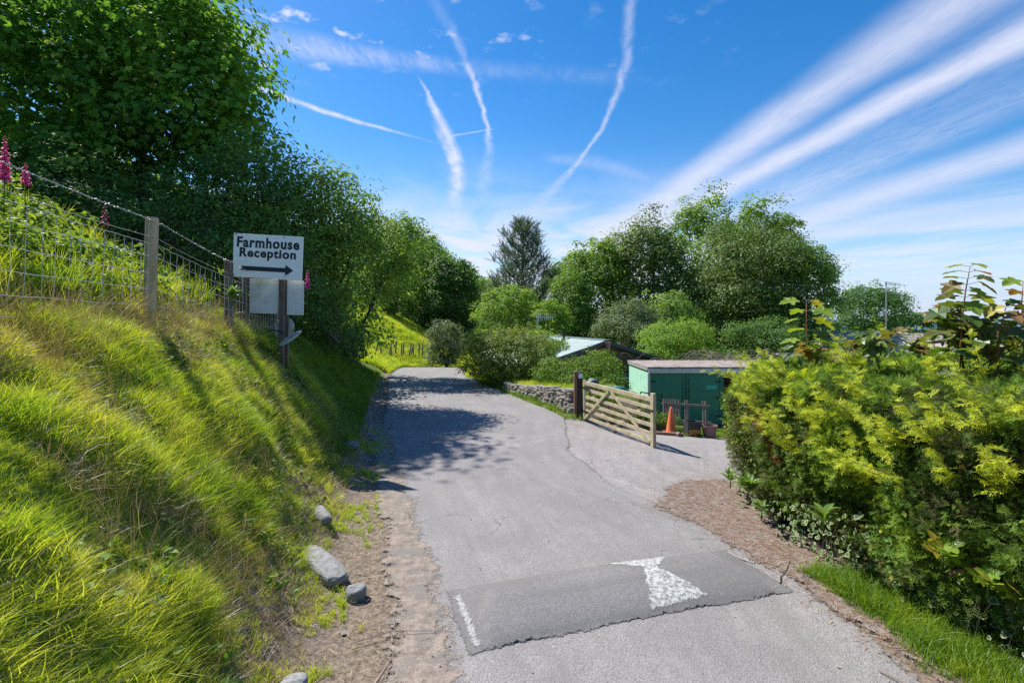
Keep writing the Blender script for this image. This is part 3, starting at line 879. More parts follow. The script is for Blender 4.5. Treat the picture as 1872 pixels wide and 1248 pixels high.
tree('hazel_shrub', 'low hazel shrub on the shaded bank under the leaning tree', 'shrub', (-5.0, 14.2, 2.2),
     [(-5.6, 14.2, 2.7, .6, .7, .5), (-5.5, 15.2, 2.1, .5, .7, .5), (-5.8, 13.4, 3.1, .8, .7, .7)],
     330, .26, 14, .085, LEAF2, 'lf_dark', 16, r0=.05, stems=4, low=.9)
tree('blackthorn_shrub', 'dark shrub at the foot of the bank before the sunlit hill', 'shrub', (-5.8, 18.2, 1.6),
     [(-6.0, 17.8, 1.7, .7, .8, .55), (-6.4, 19.2, 1.9, .8, .9, .6), (-7.0, 20.6, 2.0, .8, .8, .6)],
     420, .28, 14, .095, LEAF2, 'lf_dark', 17, r0=.06, stems=4, low=.9)

# ------------------------------------------------------------------ hillside trees in the middle distance
def far_tree(name, label, px, pt, pb, d, rpx, mat, seed, proto=None, n=560, size=.24, cat='tree', group=None, tm=LEAF2, **kw):
    """crown centred over px, from pixel row pt down to pb (rows of the photograph) standing d metres off"""
    X = (px - 936) / 900 * d; zt = EYE + (588 - pt) / 900 * d; zb = EYE + (588 - pb) / 900 * d; r = rpx / 900 * d
    zc = (zt + zb) / 2; hz = (zt - zb) / 2
    rr = random.Random(seed)
    lobes = [(X, d, zc + hz * .25, r * .72, r * .7, hz * .72)]
    for k in range(5):
        a = k * 2 * PI / 5 + rr.uniform(-.5, .5); q = rr.uniform(.34, .5)
        lobes.append((X + math.cos(a) * r * (1 - q) * .9, d + math.sin(a) * r * (1 - q) * .8, zc - hz * rr.uniform(.55, .8), r * q * 1.1, r * q, hz * .34))
    for k in range(4):
        q = rr.uniform(.16, .28); a = rr.uniform(0, 2 * PI)
        lobes.append((X + math.cos(a) * r * rr.uniform(.2, .75), d + math.sin(a) * r * .5, zc + hz * rr.uniform(.45, .78), r * q, r * q, r * q))
    for k in range(6):
        a = k * PI / 3 + rr.uniform(-.4, .4)
        q = rr.uniform(.36, .52)
        lobes.append((X + math.cos(a) * r * (1 - q) * .95, d + math.sin(a) * r * (1 - q), zc + hz * rr.uniform(-.55, .45), r * q, r * q, hz * q * 1.1))
    g = gz(X, d)
    base = (X, d, min(g, zb - .3))
    return tree(name, label, cat, base, lobes, int(n * .48), max(.38, r * .21), 44, size * .78, tm, mat, seed, r0=max(.1, r * .05), group=group, **kw)


o1 = far_tree('oak_tree', 'dark oak on the hillside just right of the feathery rowan', 770, 432, 630, 48, 64, 'lf_mid', 21, n=1200, size=.27)
o2 = far_tree('oak_tree', 'shadowy oak at the foot of the wooded hillside above the bend', 818, 470, 665, 44, 56, 'lf_dark', 22, n=1100, size=.25)
far_tree('beech_tree', 'pale willow-like tree at the left end of the wooded hillside', 715, 440, 590, 42, 45, 'lf_mid', 23, n=650, size=.2)
def top_at(o, px, pt, d, s):
    h = max(v[2] for v in [ch for ch in o.children if ch.name.startswith('crown')][0].bound_box) * s
    cx = sum(v[0] for v in [ch for ch in o.children if ch.name.startswith('crown')][0].bound_box) / 8
    return ((px - 936) / 900 * d, d, EYE + (588 - pt) / 900 * d - h)


copy_tree(o1, top_at(o1, 778, 428, 60, 1.08), 1.2, 1.08, 'oak on the skyline of the wooded hillside, left of the gap')
copy_tree(o2, top_at(o2, 842, 478, 60, 1.0), 2.2, 1.0, 'oak low on the skyline next to the gap before the pine')
copy_tree(o1, top_at(o1, 888, 502, 70, .95), 3.2, .95, 'distant dark oak showing in the gap left of the pine')
copy_tree(o2, top_at(o2, 725, 430, 54, 1.15), 4.0, 1.15, 'oak behind the feathery rowan on the hillside')
copy_tree(o2, top_at(o2, 905, 520, 56, .9), .6, .9, 'dark oak behind the bright elder, left foot of the pine')
copy_tree(o1, top_at(o1, 1035, 470, 58, .9), 5.0, .9, 'dark oak behind the pine on its right side')

far_tree('elder_bush', 'bright lime green bushy tree behind the ivy hedge below the pine', 925, 532, 640, 33, 62, 'lf_lite', 31, n=700, size=.17, cat='tree')
far_tree('elder_bush', 'bright green elder beside the aerial and bungalow roof', 1005, 556, 640, 31, 36, 'lf_lite', 32, n=420, size=.15, cat='tree')
far_tree('willow_bush', 'grey green willow bush where the lane bends out of sight', 812, 592, 672, 30, 30, 'lf_grey', 33, n=420, size=.13, cat='bush')
far_tree('ash_tree', 'bright green rounded tree between pine and dark sycamore', 1092, 438, 650, 38, 66, 'lf_lite', 34, n=1300, size=.22)
far_tree('sycamore_tree', 'dark tall tree in the middle of the right-hand tree group', 1178, 410, 650, 39, 84, 'lf_big', 35, n=1900, size=.24)
far_tree('sycamore_tree', 'tallest dark tree of the right-hand group, standing at the back', 1295, 374, 640, 50, 80, 'lf_mid', 36, n=1400, size=.30)
far_tree('lime_tree', 'dark spreading tree on the skyline right of the tallest one', 1392, 378, 640, 49, 70, 'lf_mid', 37, n=1200, size=.30)
far_tree('lime_tree', 'big rounded light green tree nearest the green shed roof', 1362, 415, 650, 35, 104, 'lf_big', 38, n=2600, size=.19)
far_tree('oak_tree', 'dark lower tree at the right end of the group behind the hedge', 1458, 450, 665, 34, 66, 'lf_mid', 39, n=1500, size=.20)
far_tree('grey_willow', 'grey green shrub behind the brown gable of the bungalow', 1150, 555, 668, 29, 66, 'lf_grey', 40, n=900, size=.14, cat='shrub')
far_tree('elder_bush', 'yellow green bush growing behind the flat shed roof', 1235, 596, 668, 23, 72, 'lf_lite', 41, n=800, size=.11, cat='bush')
far_tree('oak_tree', 'small dark tree by the tall aerial mast on the skyline', 1588, 527, 622, 58, 66, 'lf_dark', 42, n=900, size=.27)
far_tree('hawthorn_tree', 'low dark tree trailing down to the sea behind the rooftops', 1660, 572, 622, 60, 36, 'lf_dark', 43, n=360, size=.25)
far_tree('hawthorn_tree', 'dark bush under the big tree group beside the twiggy heap', 1400, 590, 672, 26, 70, 'lf_dark', 44, n=620, size=.13)

far_tree('hawthorn_tree', 'low dark hawthorn filling the space under the trees behind the bungalow roof', 1222, 540, 668, 31, 62, 'lf_mid', 45, n=900, size=.16)
far_tree('hazel_tree', 'mid green hazel between the pine foot and the bright rounded tree', 1045, 500, 650, 36, 44, 'lf_mid', 46, n=800, size=.17)


def pine():
    base = (.95, 42, -3.0)
    root = thing('pine_tree', 'tall blue green pine with upswept branches standing on the skyline', 'tree', base)
    rnd = random.Random(7); mb = MB(); H = 14.2
    mb.tube([(0, 0, 0), (.1, 0, 5), (-.05, .1, 10), (0, 0, H - .3)], [.28, .2, .12, .03], 8)
    pos = []; dirs = []; scl = []
    for k in range(76):
        z = 4.2 + (H - 4.6) * (k / 76) ** .85
        t = (z - 4.2) / (H - 4.2)
        Lr = (3.5 * (1 - t) ** .7 + .35) * rnd.uniform(.6, 1.1)
        a = k * 2.4 + rnd.uniform(-.3, .3)
        d = Vector((math.cos(a), math.sin(a), 0))
        P = [Vector((0, 0, z)) + d * (Lr * s) + Vector((0, 0, Lr * (.10 * s + .42 * s * s))) for s in (0, .3, .6, .85, 1.0)]
        mb.tube(P, [.06 * (1 - t) + .02, .045, .03, .02, .012], 5)
        for j in range(int(9 + Lr * 12)):
            s = rnd.uniform(.35, 1.0); i = min(3, int(s * 4)); q = P[i].lerp(P[i + 1], s * 4 - i) if s * 4 - i <= 1 else P[4]
            side = Vector((rnd.uniform(-1, 1), rnd.uniform(-1, 1), rnd.uniform(-.1, .4))) * .55 * Lr * .35
            q = q + side
            pos.append(q); dirs.append((d * .45 + Vector((rnd.uniform(-.5, .5), rnd.uniform(-.5, .5), 1.0)))); scl.append(rnd.uniform(.5, .95))
    for j in range(26):
        pos.append(Vector((rnd.uniform(-.2, .2), rnd.uniform(-.2, .2), H - rnd.uniform(0, 1.4)))); dirs.append(Vector((rnd.uniform(-.4, .4), rnd.uniform(-.4, .4), 1))); scl.append(rnd.uniform(.5, .8))
    # bottle brush of needles around +Y
    vs = []; fs = []
    for k in range(34):
        y = k / 34; a = k * 2.4; b0 = len(vs)
        r = .17 * (1 - .5 * y); dx, dz = math.cos(a), math.sin(a)
        vs += [(dx * .01 - dz * .012, y * .8, dz * .01 + dx * .012), (dx * .01 + dz * .012, y * .8, dz * .01 - dx * .012), (dx * r, y * .8 + .2, dz * r)]
        fs.append((b0, b0 + 1, b0 + 2))
    vs += [(-.02, 0, 0), (.02, 0, 0), (0, 1, 0)]; fs.append((len(vs) - 3, len(vs) - 2, len(vs) - 1))
    rng = np.random.default_rng(3); m = len(pos)
    V, F, rn = scatter(T(vs, fs), np.array([tuple(p) for p in pos]), frames(rng.normal(size=(m, 3)), np.array([tuple(p) for p in dirs])), np.array(scl) * 1.15, rng.random(m))
    link('needles', np_mesh('needles', V, F, M['needle'], rn), root)
    mb.build('trunk', M['bark'], root, smooth=True)


pine()

# woodland further off, read as one mass
def woodland():
    rng = np.random.default_rng(77); parts = []
    lob = []
    for k in range(64):
        x = rng.uniform(-80, 6); y = rng.uniform(78, 120) + abs(x) * .3
        lob.append((x, y, gz(x, y) + 5.0, rng.uniform(4, 6.5), rng.uniform(4, 6), rng.uniform(4, 6)))
    for k in range(60):
        x = rng.uniform(6, 130); y = rng.uniform(85, 150)
        lob.append((x, y, gz(x, y) + 2.5, rng.uniform(3, 6), 4, rng.uniform(2.5, 4.5)))
    (V, F, rn), c = crown(lob, 2600, 1.7, 40, .62, LEAF2, 5)
    near = []
    for k in range(34):
        x = -7.5 - 15 * (k % 17) / 17; y = 18.5 + 4 * (k // 17) + rng.uniform(-1, 1) + (-x - 7) * .12
        near.append((x, y, gz(x, y) + rng.uniform(.6, 1.4), 1.5, 1.3, 1.6))
    a2, c = crown(near, 900, .7, 30, .26, LEAF2, 6)
    V, F, rn = join([(V, F, rn), a2])
    o = link('woodland', np_mesh('woodland', V, F, M['lf_mid'], rn))
    tag(o, 'far-off belt of mixed woodland closing the view behind the trees', 'woodland', kind='stuff')


woodland()

# ------------------------------------------------------------------ bushes beyond the stone wall
tree('ivy_hedge', 'clipped leafy hedge block at the bend of the lane', 'hedge', (-.4, 20.4, .15),
     [(-1.2, 20.6, 1.15, .85, .9, 1.0), (-.5, 20.0, 1.2, .9, .9, .95), (.35, 19.8, 1.2, .95, .9, 1.0), (1.0, 19.9, 1.15, .75, .8, .95), (-.3, 20.6, 1.35, 1.2, .8, .8)],
     760, .24, 34, .072, LEAF2, 'lf_hedge', 51, r0=.06, stems=5, low=.9, up=.35)
tree('bramble_bush', 'bramble and nettle bush above the stone wall beside the gate post', 'bush', (2.2, 16.9, .45),
     [(1.5, 17.3, .70, .65, .7, .5), (2.2, 16.9, .75, .7, .7, .5), (2.9, 17.0, .85, .75, .7, .6), (3.25, 17.3, .75, .5, .6, .6), (3.0, 16.2, .3, .65, .6, .75), (2.3, 16.0, .55, .6, .5, .4), (3.35, 16.5, .0, .35, .4, .6), (2.9, 15.4, .15, .6, .5, .6)],
     820, .22, 30, .062, LEAF2, 'lf_bram', 52, r0=.03, stems=6, low=.9, up=.35)
tree('elder_bush', 'elder with creamy flower heads between hedge and bungalow roof', 'bush', (1.6, 22.2, .0),
     [(1.4, 22.2, 1.3, .75, .8, .9), (2.0, 22.0, .9, .7, .7, .9), (1.0, 22.4, 1.5, .5, .5, .5)],
     360, .22, 14, .09, LEAF2, 'lf_lite', 53, r0=.05, stems=3, low=.8)
# flower heads of that elder
rng = np.random.default_rng(8); pos = []
for k in range(26):
    c = np.array([rng.uniform(.6, 2.3), 21.5 + rng.uniform(-.2, .5), rng.uniform(1.2, 2.2)])
    for j in range(12): pos.append(c + rng.normal(size=3) * [.06, .06, .015])
pos = np.array(pos) - np.array([1.6, 22.2, 0]); m = len(pos)
V, F, rn = scatter(LEAF2, pos, frames(rng.normal(size=(m, 3)) * .3 + [0, -.3, 1], rng.normal(size=(m, 3))), np.full(m, .05), rng.random(m))
eld = [o for o in bpy.data.objects if o.get('label', '').startswith('elder with creamy')][0]
link('blossom', np_mesh('blossom', V, F, M['white_flower'], rn), eld)


# ------------------------------------------------------------------ grass
def tuft(nb, h0, h1, w, spread, lean, seed, seg=2):
    rng = random.Random(seed); V = []; F = []; rn = []
    for k in range(nb):
        a = rng.uniform(0, 2 * PI); r = rng.uniform(0, spread); x0 = math.cos(a) * r; y0 = math.sin(a) * r
        h = rng.uniform(h0, h1); ld = rng.uniform(0, 2 * PI); ln = rng.uniform(.15, 1) * lean * h
        fa = rng.uniform(0, PI); fx, fy = math.cos(fa) * w / 2, math.sin(fa) * w / 2; b = len(V); q = rng.random()
        for i in range(seg):
            t = i / seg; s = ln * t * t
            x = x0 + math.cos(ld) * s; y = y0 + math.sin(ld) * s; z = h * (t - .18 * lean * t * t); ww = 1 - .35 * t
            V += [(x - fx * ww, y - fy * ww, z), (x + fx * ww, y + fy * ww, z)]; rn += [q, q]
        V.append((x0 + math.cos(ld) * ln, y0 + math.sin(ld) * ln, h * (1 - .18 * lean))); rn.append(q)
        for i in range(seg - 1):
            F += [(b + 2 * i, b + 2 * i + 1, b + 2 * i + 3), (b + 2 * i, b + 2 * i + 3, b + 2 * i + 2)]
        F.append((b + 2 * seg - 2, b + 2 * seg - 1, b + 2 * seg))
    return np.array(V), np.array(F), rn


def instancer(name, pts, rot, scl, tmpls, mat, label=None, parent=None, cat='grass', tint=None):
    """pts (n,3): points that carry one of the tuft templates each"""
    me = bpy.data.meshes.new(name); n = len(pts)
    me.vertices.add(n); me.vertices.foreach_set('co', np.asarray(pts, np.float32).ravel())
    a = me.attributes.new('rot', 'FLOAT_VECTOR', 'POINT'); a.data.foreach_set('vector', np.asarray(rot, np.float32).ravel())
    a = me.attributes.new('scl', 'FLOAT', 'POINT'); a.data.foreach_set('value', np.asarray(scl, np.float32))
    a = me.attributes.new('pick', 'INT', 'POINT'); a.data.foreach_set('value', (np.arange(n) * 7919 % len(tmpls)).astype(np.int32))
    if tint is not None:
        a = me.attributes.new('tint', 'FLOAT', 'POINT'); a.data.foreach_set('value', np.asarray(tint, np.float32))
    me.materials.append(mat)
    o = link(name, me, parent)
    g = bpy.data.node_groups.new(name + '_scatter', 'GeometryNodeTree')
    g.interface.new_socket('Geometry', in_out='INPUT', socket_type='NodeSocketGeometry')
    g.interface.new_socket('Geometry', in_out='OUTPUT', socket_type='NodeSocketGeometry')
    gi = g.nodes.new('NodeGroupInput'); go = g.nodes.new('NodeGroupOutput'); jn = g.nodes.new('GeometryNodeJoinGeometry')
    def na(nm, dt):
        x = g.nodes.new('GeometryNodeInputNamedAttribute'); x.data_type = dt; x.inputs['Name'].default_value = nm
        return [s for s in x.outputs if s.enabled and s.name == 'Attribute'][0]
    ro = na('rot', 'FLOAT_VECTOR'); e2r = g.nodes.new('FunctionNodeEulerToRotation'); g.links.new(ro, e2r.inputs[0])
    so = na('scl', 'FLOAT'); pk = na('pick', 'INT')
    for k, tm in enumerate(tmpls):
        to = bpy.data.objects.new(name + '_tuft', np_mesh(name + '_tuft', tm[0], tm[1], mat, tm[2]))
        oi = g.nodes.new('GeometryNodeObjectInfo'); oi.inputs['Object'].default_value = to
        cmp = g.nodes.new('FunctionNodeCompare'); cmp.data_type = 'INT'; cmp.operation = 'EQUAL'
        ins = [s for s in cmp.inputs if s.enabled]; g.links.new(pk, ins[0]); ins[1].default_value = k
        ip = g.nodes.new('GeometryNodeInstanceOnPoints')
        g.links.new(gi.outputs[0], ip.inputs['Points']); g.links.new(cmp.outputs[0], ip.inputs['Selection'])
        g.links.new(oi.outputs['Geometry'], ip.inputs['Instance'])
        g.links.new(e2r.outputs[0], ip.inputs['Rotation']); g.links.new(so, ip.inputs['Scale'])
        g.links.new(ip.outputs[0], jn.inputs[0])
    g.links.new(jn.outputs[0], go.inputs[0])
    md = o.modifiers.new('scatter', 'NODES'); md.node_group = g
    tag(o, label, cat if label else None, kind='stuff')
    return o


def slope_points(n, x0, x1, y0, y1, keep, seed, lean=2.1, upright=.15):
    """random ground points kept with probability keep(x, y); rotation leans down the slope"""
    rng = np.random.default_rng(seed)
    x = rng.uniform(x0, x1, n); y = rng.uniform(y0, y1, n)
    k = rng.random(n) < keep(x, y); x, y = x[k], y[k]
    z = base_h(x, y); gx, gy = grad(x, y); m = len(x)
    g = np.hypot(gx, gy); gl = np.minimum(g, 1.6) * upright
    dx = -gx / np.maximum(g, 1e-3) * gl * .55; dy = -gy / np.maximum(g, 1e-3) * gl * .55
    dx += rng.normal(size=m) * .13 * lean + .06 + .55 * fbm(x * 2.3, y * 2.3, 401, 2); dy += rng.normal(size=m) * .13 * lean - .03 + .55 * fbm(x * 2.3, y * 2.3, 402, 2)
    # euler (XYZ): tilt so that +Z points along (dx, dy, 1), then spin about own axis
    rot = np.zeros((m, 3)); L = np.sqrt(dx * dx + dy * dy + 1)
    rot[:, 0] = np.arctan2(-dy, 1.0); rot[:, 1] = np.arcsin(np.clip(dx / L, -1, 1)); 
    rot[:, 2] = rng.uniform(-.5, .5, m)
    return np.stack([x, y, z - .015], 1), rot, rng


def inview(x, y, margin=.15):
    return (y > .9) & (x > -1.04 * y - 1.2 - margin * y) & (x < 1.04 * y + 1.2 + margin * y)


def bank_keep(x, y):
    s = foot(y) - x
    patch = sst(-.35, .15, fbm(x * 1.3, y * 1.3, 101, 4))
    edge = sst(.28, 1.0, s)
    bare = sst(.42, .6, fbm(x * 1.9 + 5, y * 1.9, 109, 3)) * sst(2.2, 1.2, s)
    return inview(x, y) * (s > .12) * (s < 2.85) * np.clip(edge * (.35 + .65 * patch) + .12, 0, 1) * (1 - .9 * bare) * (np.hypot(x + 4.4, y - 9.35) > .55)


T_long = [tuft(18, .07, .27, .0055, .06, .8 + .12 * k, 200 + k, 3) for k in range(5)]
T_short = [tuft(16, .04, .13, .006, .05, .8, 220 + k, 2) for k in range(4)]
T_dry = [tuft(14, .03, .2, .004, .09, 2.2, 240 + k, 3) for k in range(4)]
T_seed = [tuft(4, .28, .5, .0035, .05, .55, 320 + k, 3) for k in range(4)]
T_mid = [tuft(15, .15, .42, .018, .12, .8, 260 + k, 2) for k in range(4)]

p, r, rng = slope_points(105000, -7.0, -1.0, .6, 11.0, bank_keep, 1)
tus = sst(-.25, .45, fbm(p[:, 0] * 2.4, p[:, 1] * 2.4, 33, 3))
sc_ = rng.uniform(.5, 1.0, len(p)) * (.45 + .8 * tus) * np.where(foot(p[:, 1]) - p[:, 0] < .7, .75, 1.0)
instancer('grass', p, r, sc_, T_long, M['grass'], 'long sunlit grass covering the steep roadside bank')
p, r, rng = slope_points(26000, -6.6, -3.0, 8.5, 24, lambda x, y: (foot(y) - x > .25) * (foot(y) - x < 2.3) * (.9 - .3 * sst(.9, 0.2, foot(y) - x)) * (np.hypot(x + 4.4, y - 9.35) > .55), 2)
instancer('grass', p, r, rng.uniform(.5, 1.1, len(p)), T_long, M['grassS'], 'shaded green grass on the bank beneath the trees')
p, r, rng = slope_points(15000, -5.5, -1.0, .6, 11.5, lambda x, y: inview(x, y) * sst(.0, .2, foot(y) - x) * sst(1.9, .5, foot(y) - x) * .75, 3)
instancer('dry_grass', p, r, rng.uniform(.4, .95, len(p)), T_dry, M['dry'], 'dry straw and dead stalks matted on the bank foot')
p, r, rng = slope_points(30000, -4.6, -.6, .6, 12, lambda x, y: inview(x, y) * sst(-.55, .1, foot(y) - x) * sst(1.2, .3, foot(y) - x) * sst(-.12, .3, fbm(x * 1.8, y * 1.8, 131)) * .9, 4)
instancer('grass', p, r, rng.uniform(.35, 1.0, len(p)), T_short, M['grass'], 'short mossy grass patches between bank and dirt strip')
p, r, rng = slope_points(30000, -6.5, -1.2, .6, 10.5, lambda x, y: bank_keep(x, y) * sst(.05, .4, fbm(x * 2.6 + 9, y * 2.6, 181, 3)), 15)
instancer('dry_grass', p, r, rng.uniform(.5, 1.15, len(p)), T_dry[:3], M['dry'], 'matted dead grass showing through the green bank in patches')
rngw = np.random.default_rng(91); xw = rngw.uniform(-5.5, -1.2, 5200); yw = rngw.uniform(1.2, 10, 5200); sw = foot(yw) - xw
kw_ = (sw > .3) & (sw < 2.6) & (fbm(xw * 2.1, yw * 2.1, 140, 3) > .12); xw, yw = xw[kw_], yw[kw_]; nw = len(xw); rep_ = 4
PW = np.repeat(np.stack([xw, yw, base_h(xw, yw) + .10], 1), rep_, 0) + rngw.normal(size=(nw * rep_, 3)) * [.03, .03, .03]
VW = scatter(LEAF6, PW, frames(rngw.normal(size=(nw * rep_, 3)) * .45 + [.25, 0, 1], rngw.normal(size=(nw * rep_, 3))), rngw.uniform(.03, .075, nw * rep_), rngw.random(nw * rep_))
tag(link('bank_weeds', np_mesh('bank_weeds', VW[0], VW[1], M['lf_bram'], VW[2])), 'small broad-leaved weeds growing among the bank grass', 'weeds', kind='stuff')
p, r, rng = slope_points(5200, -6.5, -1.6, .8, 10.5, lambda x, y: bank_keep(x, y) * sst(-.1, .3, fbm(x * .9, y * .9, 171, 2)) * (foot(y) - x > .5), 14)
instancer('grass_stalks', p, r, rng.uniform(.6, 1.15, len(p)), T_seed, M['dry'], 'thin straw coloured seeding stalks standing above the bank grass')
# sunlit hill beyond the bend
p, r, rng = slope_points(90000, -22, .5, 25, 50, lambda x, y: (foot(y) - x > -.2) * (x < -.0277 * y ** 0 * 0 + .2) * sst(-.5, .1, fbm(x * .5, y * .5, 9) + .3), 5)
instancer('grass', p, r, rng.uniform(.55, 1.2, len(p)), T_mid, M['grass'], 'bright sunlit grass on the small hill beyond the bend')
# terrace and verges on the right
wallx = lambda y: np.interp(y, [q[1] for q in WALL][::-1], [q[0] for q in WALL][::-1])
p, r, rng = slope_points(24000, -3.2, 3.0, 14, 27, lambda x, y: (x > wallx(y) + .03) * (x < wallx(y) + 1.6) * .9, 6)
instancer('grass', p, r, rng.uniform(.5, 1.25, len(p)), T_long, M['grass'], 'rough grass on the terrace above the stone wall')
p, r, rng = slope_points(9000, -3.0, 2.2, 13.4, 29, lambda x, y: (x > wallx(y) - .5) * (x < wallx(y) + .02) * (x > np.interp(y, RRY, RRX) - .1), 7)
instancer('grass', p, r, rng.uniform(.6, 1.3, len(p)), T_short + T_long[:3], M['grassS'], 'bright verge grass at the foot of the stone wall')
hedge_foot = lambda y: np.interp(y, [1, 2.6, 4.4, 5.2, 6.4, 7.5, 8.8], [4.1, 4.0, 3.75, 3.62, 3.4, 3.5, 3.7])
p, r, rng = slope_points(22000, 2.9, 4.6, .8, 5.6, lambda x, y: sst(-.62, -.3, x - hedge_foot(y) + .25 * fbm(x * 2, y * 2, 8)) * sst(.6, .2, x - hedge_foot(y)) * sst(5.5, 5.0, y), 8)
instancer('grass', p, r, rng.uniform(.5, 1.15, len(p)), T_short + T_long[:1], M['grassS'], 'low green verge grass along the foot of the golden hedge')
p, r, rng = slope_points(6000, 4.3, 8.0, 12.6, 14.6, lambda x, y: sst(-.15, .25, y - 12.9 + .3 * fbm(x * 2, y * 2, 4)) * .7, 9)
instancer('grass', p, r, rng.uniform(.5, 1.1, len(p)), T_short, M['grassS'], 'scruffy grass round the cone and planters by the shed')


# ------------------------------------------------------------------ loose litter and stones (too many to count)
def litter(name, n, x0, x1, y0, y1, keep, ln, wd, mat, seed, label, lift=.014, cat='litter'):
    rng = np.random.default_rng(seed)
    x = rng.uniform(x0, x1, n); y = rng.uniform(y0, y1, n); k = rng.random(n) < keep(x, y); x, y = x[k], y[k]; m = len(x)
    z = np.maximum(hump_h(x, y), base_h(x, y)) + lift
    a = rng.uniform(0, 2 * PI, m); tan = np.stack([np.cos(a), np.sin(a), rng.normal(size=m) * .18], 1)
    tm = T([(-.5, 0, 0), (.5, 0, 0), (.3, .5, .5), (-.3, .5, .5), (0, 1, .2)], [(0, 1, 2), (0, 2, 3), (3, 2, 4)])
    s = np.stack([np.full(m, wd) * rng.uniform(.6, 1.6, m), ln * rng.uniform(.3, 1.3, m), np.full(m, wd)], 1)
    V, F, rn = scatter(tm, np.stack([x, y, z], 1), frames(np.array([[0, 0, 1.]]).repeat(m, 0) + rng.normal(size=(m, 3)) * .15, tan), s, rng.random(m))
    o = link(name, np_mesh(name, V, F, mat, rn)); tag(o, label, cat, kind='stuff')


M['needlelit'] = mat_leaf('fallen_needles', [(0, (.16, .08, .05)), (.5, (.30, .17, .10)), (1, (.50, .38, .26))], .1, .8, .2)
M['gravel'] = mat_leaf('gravel_bits', [(0, (.10, .10, .11)), (.6, (.30, .28, .27)), (1, (.48, .44, .40))], .0, .85, .3)
litter('needle_litter', 26000, 1.2, 4.6, 1, 8.8, lambda x, y: sst(-.5, .25, pine_fn(x, y)) ** 1.5, .075, .0045, M['needlelit'], 1, 'fallen brown conifer needles and twigs along the hedge foot')
litter('straw_litter', 15000, -4, .2, 1, 12, lambda x, y: inview(x, y) * sst(-.3, .2, tan_fn(x, y) + .35 * (x < np.interp(y, RLY, RLX) - .1)) * sst(.5, .1, x - np.interp(y, RLY, RLX) + .75), .08, .004, M['straw'], 2, 'dry grass clippings scattered along the dirt edge')


litter('twig_litter', 900, 1.3, 4.6, 1, 8.8, lambda x, y: sst(-.35, .25, pine_fn(x, y)), .24, .007, M['needlelit'], 5, 'scattered broken twigs lying on the brown litter by the hedge')
litter('leaf_litter', 1500, -3.4, 3.9, 1.4, 12, lambda x, y: .06 + .7 * sst(-.2, .2, pine_fn(x, y)) + .25 * sst(.35, 0, np.abs(x - np.interp(y, RLY, RLX))), .03, .016, M['needlelit'], 6, 'small dead leaves blown about the lane edges')


def stones(name, n, x0, x1, y0, y1, keep, s0, s1, mat, seed, label, lift=0.0, flat=.5, cat='gravel'):
    rng = np.random.default_rng(seed)
    x = rng.uniform(x0, x1, n); y = rng.uniform(y0, y1, n); k = rng.random(n) < keep(x, y); x, y = x[k], y[k]; m = len(x)
    z = np.maximum(hump_h(x, y), base_h(x, y)) + lift
    o8 = T([(1, 0, 0), (.6, .8, .1), (-.3, .9, 0), (-1, .1, .05), (-.4, -.8, 0), (.6, -.7, 0), (.15, .1, .9), (-.3, 0, .75)],
           [(0, 1, 6), (1, 2, 6), (2, 7, 6), (2, 3, 7), (3, 4, 7), (4, 6, 7), (4, 5, 6), (5, 0, 6)])
    s = (s0 + (s1 - s0) * rng.random(m) ** 3)[:, None] * np.stack([rng.uniform(.7, 1.3, m), rng.uniform(.6, 1.1, m), rng.uniform(.5, 1, m) * flat * 1.4], 1)
    gx, gy = grad(x, y)
    nr = np.stack([-gx, -gy, np.ones(m)], 1) + rng.normal(size=(m, 3)) * .25
    V, F, rn = scatter(o8, np.stack([x, y, z], 1), frames(nr, rng.normal(size=(m, 3))), s, rng.random(m))
    o = link(name, np_mesh(name, V, F, mat, rn)); tag(o, label, cat, kind='stuff')


stones('gravel', 16000, -3.0, 3.6, 1, 12, lambda x, y: .85 * sst(.32, .0, np.abs(x - np.interp(y, RLY, RLX))) + .03 + .5 * sst(.25, 0, np.abs(hump_fn(x, y) + .05)) * (y > 3), .003, .014, M['gravel'], 3, 'loose gravel and chippings on the lane edges')
stones('rubble', 2600, -6.4, -1.3, 2, 22, lambda x, y: sst(-.35, -.1, foot(y) - x) * sst(.75, .25, foot(y) - x) * (.15 + .85 * sst(8, 10, y)), .015, .075, M['slate'], 4, 'small slate rubble spilling down the bank foot', flat=.35)


